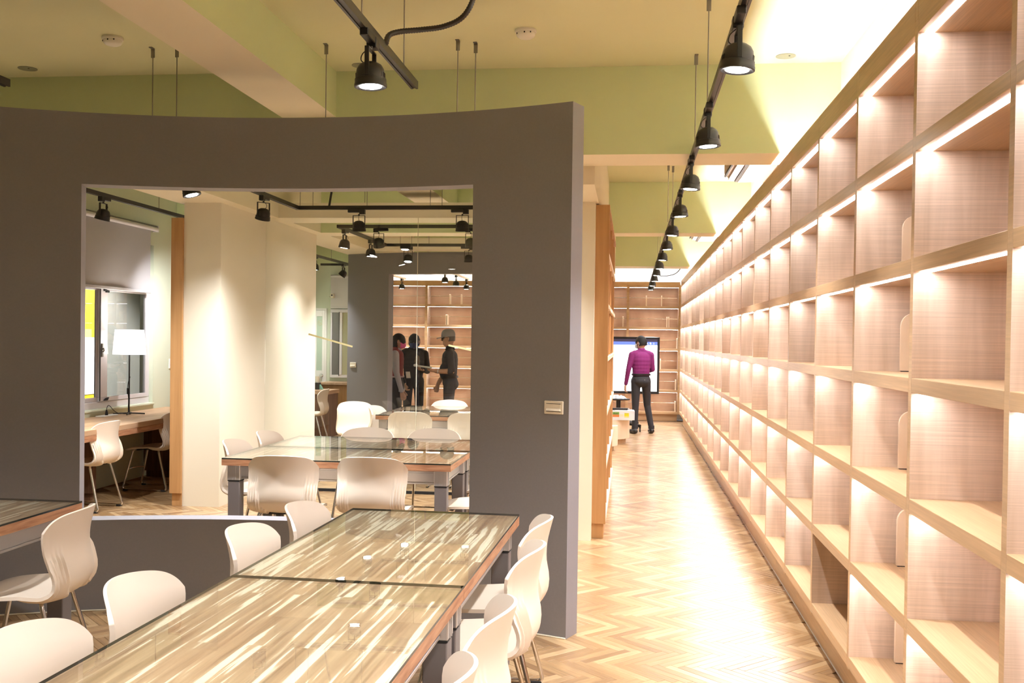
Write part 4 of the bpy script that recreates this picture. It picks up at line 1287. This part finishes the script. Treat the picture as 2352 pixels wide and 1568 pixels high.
def head(b, c, k=1.0, rot=None, m=0):
    """skull, jaw, nose, ears and brow around centre c; local face direction +Y turned by rot"""
    rot = rot or Matrix.Identity(4)
    P = lambda x, y, z: Vector(c) + rot @ Vector((x * k, y * k, z * k))
    b.e(c, (.076 * k, .094 * k, .105 * k), m, rot)
    b.e(P(0, .022, -.062), (.056 * k, .066 * k, .060 * k), m, rot)
    b.c(P(0, .088, .012), P(0, .104, -.022), .010 * k, .013 * k, m)
    b.c(P(-.032, .084, .026), P(.032, .084, .026), .010 * k, .010 * k, m)
    b.c(P(-.018, .078, -.058), P(.018, .078, -.058), .010 * k, .010 * k, m)
    for s in (-1, 1):
        b.c(P(s * .078, -.004, .008), P(s * .080, .004, -.028), .013 * k, .008 * k, m)
    return P
def face_parts(root, P, rot, k=1.0, mask=None):
    e = MB()
    for s in (-1, 1): e.ball(P(s * .031, .082, .010), (.011 * k, .008 * k, .007 * k), 10, 6)
    part('eyes', e, plain('dark_eye', (.02, .015, .012), .2), root, 60)
    part('eyebrows', MB().tube([P(-.046, .085, .034), P(-.03, .092, .040), P(-.014, .092, .037)], .0045, 5).tube([P(.046, .085, .034), P(.03, .092, .040), P(.014, .092, .037)], .0045, 5), HAIR, root)
    if mask is None:
        part('mouth', MB().tube([P(-.022, .084, -.052), P(0, .092, -.050), P(.022, .084, -.052)], .004, 5), plain('lips', (.36, .15, .12), .5), root)
    else:
        g = MB(); nu, nv_ = 12, 8
        for j in range(nv_ + 1):
            for i in range(nu + 1):
                a = -1.15 + 2.3 * i / nu; z = -.015 - .088 * j / nv_
                bulge = .106 + .014 * math.sin(PI * j / nv_) - (.035 if j > nv_ - 2 else 0) * (j - nv_ + 2) / 2
                g.v.append(tuple(P(.080 * math.sin(a) * (1 - .15 * j / nv_), bulge * math.cos(a) + .006, z)))
        for j in range(nv_):
            for i in range(nu):
                q = j * (nu + 1) + i; g.f.append((q, q + 1, q + nu + 2, q + nu + 1)); g.m.append(0)
        part('face_mask', g, mask, root, 60)
        part('mask_loop', MB().tube([P(-.074, .04, -.02), P(-.088, -.004, .0), P(-.085, -.012, -.03), P(-.070, .035, -.075)], .0022, 5).tube([P(.074, .04, -.02), P(.088, -.004, .0), P(.085, -.012, -.03), P(.070, .035, -.075)], .0022, 5), mask, root)
def hair(root, P, rot, c, k=1.0, grow=.014, low=-.055, front=.052, mat=None, longer=0.0):
    """cap of hair over skull: everything behind a slanted hairline"""
    b = MB(); nu, nv_ = 28, 18
    for j in range(nv_ + 1):
        th = PI * .80 * j / nv_
        for i in range(nu):
            a = 2 * PI * i / nu
            x, y, z = math.sin(th) * math.cos(a), math.sin(th) * math.sin(a), math.cos(th)
            # the shell dives under the skin in front of the hairline
            line = front - .055 * y * 2.0 if y > 0 else low
            zz = z * .105
            g_ = grow if (zz > (line if y > .2 else lerp(low, line, max(0, y) / .2))) else -.016
            g_ += .003 * math.sin(i * 2.6 + j) if g_ > 0 else 0
            r = Vector(((.076 + g_) * x, (.094 + g_) * y, (.105 + g_) * z - (longer * max(0, -y) if z < 0 else 0)))
            b.v.append(tuple(P(r.x, r.y, r.z)))
    for j in range(nv_):
        for i in range(nu):
            i2 = (i + 1) % nu
            b.f.append((j * nu + i, j * nu + i2, (j + 1) * nu + i2, (j + 1) * nu + i)); b.m.append(0)
    return part('hair', b, mat or HAIR, root, 60)
def torso(b, m, legs, z=0.0, wide=1.0):
    """trunk of a 1.70 m adult, face +Y"""
    b.e((0, -.008, .935), (.165 * wide, .120, .115), legs)
    b.e((0, -.030, .90), (.150 * wide, .110, .10), legs)
    for zz, rx, ry in ((1.03, .152, .108), (1.09, .154, .112), (1.15, .160, .116), (1.21, .167, .120), (1.27, .172, .122), (1.32, .170, .116)):
        b.e((0, .0, zz), (rx * wide, ry * (.5 + .5 * wide), .115), m)
    b.c((-.118 * wide, -.012, 1.375), (.118 * wide, -.012, 1.375), .064, .064, m)
    b.c((-.10 * wide, -.012, 1.385), (0, -.012, 1.425), .052, .055, m)
    b.c((.10 * wide, -.012, 1.385), (0, -.012, 1.425), .052, .055, m)

# ---- the man at the screen, from behind, mid-stride
MT = [SKIN, cloth('magenta_shirt', (.19, .012, .125)), cloth('dark_trousers', (.022, .020, .024)), SHOE]
man = thing('person', 'man in a magenta shirt and black trousers walking past the big screen, seen from behind', 'person', (.185, 17.58, 0), R(16))
b = Body(); torso(b, 1, 2, wide=1.02)
b.c((-.09, 0, .91), (-.10, -.03, .48), .088, .062, 2).c((-.10, -.03, .48), (-.115, -.06, .11), .060, .050, 2)
b.c((.09, 0, .91), (.135, .05, .49), .088, .062, 2).c((.135, .05, .49), (.19, -.02, .12), .060, .050, 2)
b.c((-.115, -.10, .05), (-.135, .10, .035), .046, .038, 3).c((.195, -.05, .05), (.215, .14, .035), .046, .038, 3)
b.c((-.168, -.01, 1.36), (-.232, -.02, 1.10), .058, .045, 1).c((-.232, -.02, 1.10), (-.258, .03, .86), .045, .034, 1)
b.hand((-.265, .035, .825), (-.05, .12, -1), (1, .1, 0), 0, .95, .7, 1)
b.c((.168, -.01, 1.36), (.215, .03, 1.11), .058, .045, 1).c((.215, .03, 1.11), (.12, .21, 1.05), .046, .034, 1)
b.hand((.10, .225, 1.05), (-1, .35, .05), (0, .1, -1), 0, .95, .7, 1)
b.c((0, -.01, 1.43), (0, .01, 1.50), .054, .052, 0)
hr = Matrix.Rotation(R(42), 4, 'Z') @ Matrix.Rotation(R(-6), 4, 'X')
P = head(b, (0, .012, 1.572), 1.0, hr)
b.build('body', MT, man)
face_parts(man, P, hr, 1.0, plain('white_mask', (.70, .74, .80), .8))
hair(man, P, hr, None, grow=.013, low=-.060)
part('collar', MB().lathe([(.066, 1.435), (.060, 1.475), (.056, 1.478), (.060, 1.44)], 20, (0, -.004, 0)), MT[1], man, 60)
part('belt', MB().lathe([(.168, 1.005), (.170, 1.035), (.160, 1.037), (.160, 1.003)], 28, sy=.74), SHOE, man, 60)
part('trouser_hem', MB().lathe([(.055, .085), (.053, .14), (.05, .14), (.05, .085)], 16, (-.115, -.062, 0)).lathe([(.055, .085), (.053, .14), (.05, .14), (.05, .085)], 16, (.192, -.028, 0)), MT[2], man, 60)
part('pocket_button', MB().ball((.03, -.128, .93), (.006, .004, .006), 8, 5), M['chrome'], man)

# ---- the man in the cap, in profile, facing left
GT_ = [SKIN, cloth('slate_polo', (.055, .055, .068)), cloth('grey_trousers', (.062, .060, .068)), SHOE]
cm = thing('person', 'man in a grey cap and dark polo shirt holding papers, seen in profile', 'person', (-2.74, 15.2, 0), R(96))
b = Body(); torso(b, 1, 2, wide=1.06)
b.e((0, .05, 1.10), (.15, .115, .15), 1)
for s in (-1, 1):
    b.c((s * .095, 0, .91), (s * .105, .02, .48), .092, .064, 2).c((s * .105, .02, .48), (s * .11, 0, .11), .064, .052, 2)
    b.c((s * .11, -.04, .05), (s * .12, .15, .035), .046, .038, 3)
# right arm (nearest the camera): elbow bent, forearm forward with the papers; left arm hangs
b.c((-.185, -.01, 1.37), (-.235, -.05, 1.13), .064, .054, 1).c((-.236, -.048, 1.14), (-.235, -.03, 1.10), .056, .053, 1)
b.c((-.235, -.045, 1.105), (-.16, .19, 1.10), .045, .034, 0)
b.hand((-.155, .21, 1.10), (.25, 1, .05), (.1, 0, 1), 0, 1.0, .6, 1)
b.c((.185, -.01, 1.37), (.225, .06, 1.13), .064, .054, 1)
b.c((.225, .06, 1.13), (.215, .19, .90), .045, .034, 0)
b.hand((.213, .20, .875), (0, .2, -1), (-1, .1, 0), 0, 1.0, .9, -1)
b.c((0, -.01, 1.43), (0, .015, 1.52), .060, .056, 0)
hr = Matrix.Rotation(R(-4), 4, 'X')
P = head(b, (0, .025, 1.60), 1.06, hr)
b.build('body', GT_, cm)
face_parts(cm, P, hr, 1.06)
hair(cm, P, hr, None, 1.06, grow=.006, low=-.045, front=.07, mat=plain('grey_hair', (.12, .115, .115), .6))
capm = cloth('grey_cap', (.30, .31, .33))
cp = MB(); nu = 28; prof = [(1.0, .030), (1.015, .055), (.97, .085), (.86, .110), (.66, .128), (.36, .139), (0, .142)]
cp.lathe([(r, z / .105) for r, z in prof], nu, mat=Matrix.Translation(P(0, 0, -.004)) @ hr @ Matrix.Diagonal((.090, .108, .112, 1)))
part('cap', cp, capm, cm, 50)
vz = MB()
top, bot = [], []
for k in range(15):
    a = PI * (k / 14)
    top.append((.080 * math.cos(a), .080 + .105 * math.sin(a)))
poly = top + [(-.05, .10), (0, .108), (.05, .10)]
vz.prism(poly, 'z', .030, .042, mat=Matrix.Translation(P(0, -.006, .002)) @ hr @ Matrix.Rotation(R(-9), 4, 'X'))
part('cap_visor', vz, capm, cm)
part('cap_stripe', MB().tube([P(.060, .062, .045), P(.090, -.02, .055), P(.076, -.062, .03)], .006, 6), SHOE, cm)
gl_ = MB()
for s in (-1, 1):
    gl_.cbox(s * .036 - .026, .100, -.014, s * .036 + .026, .104, .022, .002, mat=Matrix.Translation(P(0, 0, 0)) @ hr)
    gl_.tube([P(s * .058, .098, .014), P(s * .083, .05, .014), P(s * .084, -.015, .008)], .003, 5)
part('glasses', gl_, SHOE, cm)
part('collar', MB().lathe([(.078, 1.425), (.064, 1.485), (.060, 1.487), (.070, 1.43)], 20, (0, -.002, 0)), plain('navy_collar', (.015, .015, .022), .8), cm, 60)
blue = plain('blue_trim', (.07, .09, .22), .8)
part('shoulder_trim', MB().tube([(.05, .06, 1.425), (.115, .075, 1.39), (.125, .105, 1.30), (.10, .125, 1.20)], [.012, .018, .016, .008], 8), blue, cm, 60)
part('chest_badge', MB().box(.06, .116, 1.27, .11, .124, 1.285, mat=Matrix.Translation((0, 0, 0))), plain('yellow_badge', (.50, .38, .10), .6), cm)
part('belt', MB().lathe([(.176, 1.0), (.178, 1.03), (.168, 1.032), (.168, .998)], 28, sy=.76), SHOE, cm, 60)
part('wristwatch', MB().lathe([(.037, -.01), (.039, 0), (.037, .01)], 14, mat=Matrix.Translation((-.168, .165, 1.10)) @ Matrix.Rotation(R(-78), 4, 'X')), M['alu'], cm, 50)
pp = thing('paper_stack', 'folded white papers held out by the man in the cap', 'papers', (-3.03, 15.03, 1.15), R(96))
part('sheets', MB().cbox(-.105, -.04, .0, .105, .20, .010, .002, mat=Matrix.Rotation(R(6), 4, 'X')).cbox(-.10, -.035, .011, .10, .205, .017, .002, mat=Matrix.Rotation(R(7), 4, 'X')), plain('paper', (.72, .74, .74), .7), pp)
part('sheet_roll', MB().tube([(-.105, .205, .040), (.105, .205, .040)], .020, 12, mat=None) if False else MB().lathe([(.020, -.10), (.020, .10)], 14, mat=Matrix.Translation((0, .205, .040)) @ Matrix.Rotation(PI / 2, 4, 'Y')), plain('paper_roll', (.74, .75, .74), .7), pp, 50)

# ---- the person in the red vest, in profile, facing right
WT = [SKIN, cloth('red_vest', (.19, .022, .022)), cloth('black_skirt', (.018, .016, .018)), SHOE, cloth('lilac_sleeve', (.42, .40, .45))]
wm = thing('person', 'person in a red vest with pale lilac sleeves, left of the group of three', 'person', (-3.575, 15.2, 0), R(-80))
b = Body(); torso(b, 1, 2, wide=.96)
b.e((0, 0, .86), (.17, .125, .14), 2)
for s in (-1, 1):
    b.c((s * .085, 0, .90), (s * .09, .02, .48), .095, .068, 2).c((s * .09, .02, .48), (s * .09, 0, .11), .060, .045, 2)
    b.c((s * .09, -.03, .05), (s * .10, .13, .032), .042, .034, 3)
    b.c((s * .172, -.01, 1.345), (s * .215, .015, 1.08), .064, .050, 4).c((s * .215, .015, 1.08), (s * .20, .09, .80), .048, .036, 4)
    b.hand((s * .198, .098, .77), (0, .18, -1), (-s, .1, 0), 0, .95, .55, -s)
b.c((0, -.01, 1.40), (0, .02, 1.47), .050, .048, 0)
hr = Matrix.Rotation(R(-10), 4, 'Z') @ Matrix.Rotation(R(-4), 4, 'X')
P = head(b, (0, .028, 1.545), .99, hr)
b.build('body', WT, wm)
face_parts(wm, P, hr, .99, plain('pink_mask', (.78, .14, .38), .7))
hair(wm, P, hr, None, .99, grow=.020, low=-.085, front=.045, longer=.01)
part('collar', MB().lathe([(.085, 1.385), (.066, 1.445), (.060, 1.445), (.072, 1.39)], 20, (0, .0, 0)), WT[4], wm, 60)
part('cuff', MB().lathe([(.040, -.02), (.041, .02), (.037, .02), (.036, -.02)], 14, (.20, .09, .80)).lathe([(.040, -.02), (.041, .02), (.037, .02), (.036, -.02)], 14, (-.20, .09, .80)), WT[4], wm, 60)
part('vest_hem', MB().lathe([(.166, .995), (.168, 1.015), (.160, 1.017), (.158, .993)], 28, sy=.75), plain('vest_piping', (.40, .30, .30), .8), wm, 60)

# ---- the person in black between them, facing us
BT = [SKIN, cloth('black_jacket', (.016, .014, .015)), cloth('black_trousers', (.014, .013, .014)), SHOE, cloth('brown_shirt', (.16, .115, .07))]
bp_ = thing('person', 'person in black jacket and dark blue mask, behind the one in the red vest', 'person', (-3.42, 15.72, 0), R(-150))
b = Body(); torso(b, 1, 2, wide=1.05)
b.e((-.02, .05, 1.24), (.075, .085, .15), 4)
for s in (-1, 1):
    b.c((s * .09, 0, .91), (s * .10, .01, .48), .090, .064, 2).c((s * .10, .01, .48), (s * .11, 0, .11), .060, .048, 2)
    b.c((s * .11, -.04, .05), (s * .125, .14, .035), .044, .037, 3)
b.c((-.185, -.01, 1.345), (-.245, -.05, 1.08), .068, .056, 1).c((-.245, -.05, 1.08), (-.10, .20, 1.10), .054, .042, 1)
b.hand((-.08, .225, 1.10), (.75, .5, .05), (0, .2, 1), 0, .95, .8, 1)
b.c((.185, -.01, 1.345), (.255, -.06, 1.08), .068, .056, 1).c((.255, -.06, 1.08), (.19, .12, .90), .054, .042, 1)
b.hand((.18, .14, .875), (-.1, .4, -1), (-1, .1, 0), 0, .95, .8, -1)
b.c((0, -.01, 1.40), (0, .02, 1.47), .052, .050, 0)
hr = Matrix.Rotation(R(-22), 4, 'Z') @ Matrix.Rotation(R(-6), 4, 'X')
P = head(b, (0, .025, 1.548), 1.0, hr)
b.build('body', BT, bp_)
face_parts(bp_, P, hr, 1.0, plain('blue_mask', (.025, .04, .13), .8))
hair(bp_, P, hr, None, 1.0, grow=.017, low=-.070, front=.055)
part('glasses', MB().tube([P(-.075, .055, .012), P(-.050, .094, .012), P(-.012, .10, .010), P(.012, .10, .010), P(.050, .094, .012), P(.075, .055, .012)], .0025, 5), M['steel'], bp_)
part('jacket_collar', MB().lathe([(.088, 1.38), (.070, 1.45), (.062, 1.45), (.074, 1.385)], 20), BT[1], bp_, 60)
ns = thing('paper_note', 'small white note held by the person in black', 'note', (-3.44, 15.44, 1.02), R(-150))
part('sheet', MB().cbox(-.035, -.004, -.05, .035, .0, .06, .001, mat=Matrix.Rotation(R(25), 4, 'X')), plain('note_paper', (.75, .75, .75), .7), ns)

# ================================================================ SCREEN, BENCHES, BOX
tv = thing('display', 'big black framed touch screen with a blue bar and blank white page', 'display', (-.35, 18.2, 0))
x0, x1, z0, z1 = -1.16, .515, .655, 1.672
fr = MB().cbox(x0, 18.19, z0, x1, 18.26, z0 + .045, .004).cbox(x0, 18.19, z1 - .04, x1, 18.26, z1, .004)
fr.cbox(x0, 18.19, z0 + .045, x0 + .04, 18.26, z1 - .04, .004).cbox(x1 - .04, 18.19, z0 + .045, x1, 18.26, z1 - .04, .004)
fr.box(x0 + .03, 18.215, z0 + .03, x1 - .03, 18.255, z1 - .03)
part('frame', fr, plain('black_frame', (.012, .012, .014), .3), tv, world=True)
a0, a1 = x0 + .04, x1 - .04
part('screen', MB().box(a0, 18.206, z0 + .045, a1, 18.214, z1 - .145), emit('screen_white', (.93, .96, 1.0), 1.5), tv, world=True)
part('title_bar', MB().box(a0, 18.206, z1 - .145, a1, 18.214, z1 - .087), emit('screen_blue', (.10, .16, .62), .9), tv, world=True)
part('dark_bar', MB().box(a0, 18.206, z1 - .087, a1, 18.214, z1 - .04), emit('screen_dark', (.035, .028, .05), .8), tv, world=True)
ic = MB(); zc = z1 - .116; yy = 18.2045
def ring2(cx, cz, r, n, w_, skip=None):
    pts = [(cx + r * math.sin(2 * PI * k / n), yy, cz + r * math.cos(2 * PI * k / n)) for k in range(n + 1)]
    ic.tube(pts, w_, 4, caps=False)
star = [(.240 + (.0165 if k % 2 == 0 else .0075) * math.sin(PI * k / 5), yy, zc + (.0165 if k % 2 == 0 else .0075) * math.cos(PI * k / 5)) for k in range(11)]
ic.tube(star, .0022, 4, caps=False)
ring2(.292, zc + .005, .009, 12, .0024); ic.tube([(.299, yy, zc - .002), (.312, yy, zc - .015)], .0036, 4)
ic.prism([(.342, zc - .014), (.364, zc - .014), (.364, zc + .008), (.358, zc + .015), (.342, zc + .015)], 'y', yy - .001, yy + .001)
for q in (-.012, 0, .012): ic.box(.408, yy - .001, zc + q - .0035, .415, yy + .001, zc + q + .0035)
ic.box(-.33, yy - .001, zc - .004, -.322, yy + .001, zc + .004)
part('toolbar_icons', ic, emit('icon_white', (.95, .96, 1), 1.2), tv, world=True)
part('rear_shell', MB().cbox(x0 + .10, 18.26, z0 + .10, x1 - .10, 18.30, z1 - .10, .01), M['rubber'], tv, world=True)
part('logo_strip', MB().box(.10, 18.188, z0 + .016, .19, 18.19, z0 + .024), plain('faint_print', (.06, .06, .065), .5), tv, world=True)
part('sensor_bracket', MB().cbox(-.42, 18.24, 1.672, -.395, 18.26, 1.80, .002).cbox(-.42, 18.24, 1.79, -.22, 18.26, 1.80, .002), M['rubber'], tv, world=True)
st = MB().cbox(-.40, 18.30, .12, -.32, 18.36, 1.4, .004).cbox(-.70, 18.27, 1.1, -.02, 18.30, 1.2, .004)
part('stand_column', st, M['black'], tv, world=True)
part('stand_base', MB().tube([(-.36, 18.33, .14), (-.10, 18.15, .13), (.10, 17.95, .12), (.185, 17.86, .105)], .028, 8).tube([(-.36, 18.33, .14), (-.85, 17.86, .105)], .028, 8).tube([(-.36, 18.33, .14), (.15, 18.60, .11)], .026, 8).tube([(-.36, 18.33, .14), (-.85, 18.60, .11)], .026, 8), M['black'], tv, 50, world=True)
for x, y in ((.185, 17.86), (-.85, 17.86), (.15, 18.60), (-.85, 18.60)):
    c_ = part('caster', MB().tube([(x, y, .115), (x, y, .062)], .016, 8).lathe([(.020, -.014), (.031, -.010), (.031, .010), (.020, .014)], 14, mat=Matrix.Translation((x, y, .031)) @ Matrix.Rotation(PI / 2, 4, 'Y')), M['rubber'], tv, 40, world=True)
tr = thing('side_table', 'small round black pedestal table by the screen with a plastic packet on it', 'table', (-.20, 17.95, 0))
part('top', MB().lathe([(0, .555), (.20, .555), (.205, .565), (.205, .575), (0, .58)], 28), M['black'], tr, 40)
part('column', MB().lathe([(.045, .03), (.04, .06), (.04, .555)], 16), M['black'], tr, 40)
part('base', MB().lathe([(0, 0), (.17, 0), (.17, .015), (.05, .035), (0, .035)], 24), M['black'], tr, 40)
pk = MB(); random.seed(5)
for i in range(7):
    for j in range(5):
        pk.v.append((-.14 + .28 * i / 6, -.09 + .18 * j / 4, .004 + (.045 * random.random() + .015 if 0 < i < 6 and 0 < j < 4 else 0)))
for i in range(6):
    for j in range(4):
        q = i * 5 + j; pk.f.append((q, q + 5, q + 6, q + 1)); pk.m.append(0)
t = thing('packet', 'crumpled silvery plastic packet on the small black table', 'packet', (-.20, 17.93, .58), R(12))
part('film', pk, plain('silver_film', (.62, .64, .68), .25, .4), t, 20)
part('insert', MB().box(-.10, -.06, .001, .09, .06, .006), M['white'], t)

def bench(loc, w_, dp, h, label):
    """pale wooden seat with a curved outer corner on a recessed base"""
    t = thing('bench', label, 'bench', loc, 0, 'pale wooden benches')
    def outline(ins):
        r = dp * .9
        pts = [(-w_, ins), (-r + 0, ins)]
        for k in range(9):
            a = -PI / 2 + PI / 2 * k / 8
            pts.append((-r + (r - ins) * math.cos(a), r + (r - ins) * math.sin(a)))
        return pts + [(-ins, dp - ins), (-w_, dp - ins)]
    part('seat_block', MB().prism(outline(0), 'z', .075, h), M['ash'], t, 25)
    part('base', MB().prism(outline(.055), 'z', 0, .075), M['wood_x'], t, 25)
    part('seat_top', MB().prism(outline(.004), 'z', h, h + .004), M['ash'], t, 25)
    return t
bench((.0, 15.55, 0), 1.2, .52, .37, 'pale wooden bench with a white carton on it behind the oak display case')
bench((-.168, 14.43, 0), .55, .42, .36, 'lower pale wooden bench nearer the oak display case')
bx_ = thing('carton', 'long white carton with a green and orange label and a yellow label', 'carton', (-.30, 15.78, .374), R(2))
part('carton_body', MB().cbox(-.42, -.15, 0, .345, .15, .150, .004), plain('white_card', (.80, .78, .78), .7, noise=.04, nscale=9), bx_)
part('lid_flap', MB().cbox(.345, -.14, .002, .372, .14, .145, .003).box(.12, -.1505, .002, .123, -.15, .148), plain('card_edge', (.72, .70, .70), .7), bx_)
part('green_label', MB().box(.035, -.1515, .088, .115 + .02, -.150, .125), plain('label_green', (.18, .42, .08), .6), bx_)
part('orange_label', MB().box(.035, -.1515, .050, .115 + .02, -.150, .086), plain('label_orange', (.75, .24, .06), .6), bx_)
part('yellow_label', MB().box(.215, -.1515, .060, .285, -.150, .112).box(.215, -.1515, .045, .285, -.150, .053), plain('label_yellow', (.85, .72, .02), .6), bx_)
pr = MB()
for q, (a, b_) in enumerate(((.222, .240), (.244, .262), (.268, .276))): pr.box(a, -.1520, .098, b_, -.1515, .104)
for a, b_ in ((.045, .075), (.080, .125)): pr.box(a, -.1520, .104, b_, -.1515, .114)
pr.box(.045, -.1520, .092, .12, -.1515, .099)
part('label_print', pr, plain('label_ink', (.12, .14, .05), .6), bx_)
part('cream_label', MB().box(.14, -.1512, .055, .205, -.150, .095), plain('label_cream', (.82, .76, .55), .6), bx_)
br = thing('screen_bar', 'black bar with a small clamp lying on the white carton', 'bar', (-.12, 15.70, .524), R(3))
part('bar', MB().cbox(-.35, -.02, .004, .09, .02, .036, .004), M['black'], br)
part('end_cap', MB().cbox(.09, -.018, .01, .115, .018, .034, .003), M['alu'], br)
part('clamp', MB().cbox(-.16, -.03, 0, -.11, .03, .01, .002).cbox(-.145, -.028, -.02, -.125, -.02, .004, .002), M['rubber'], br)
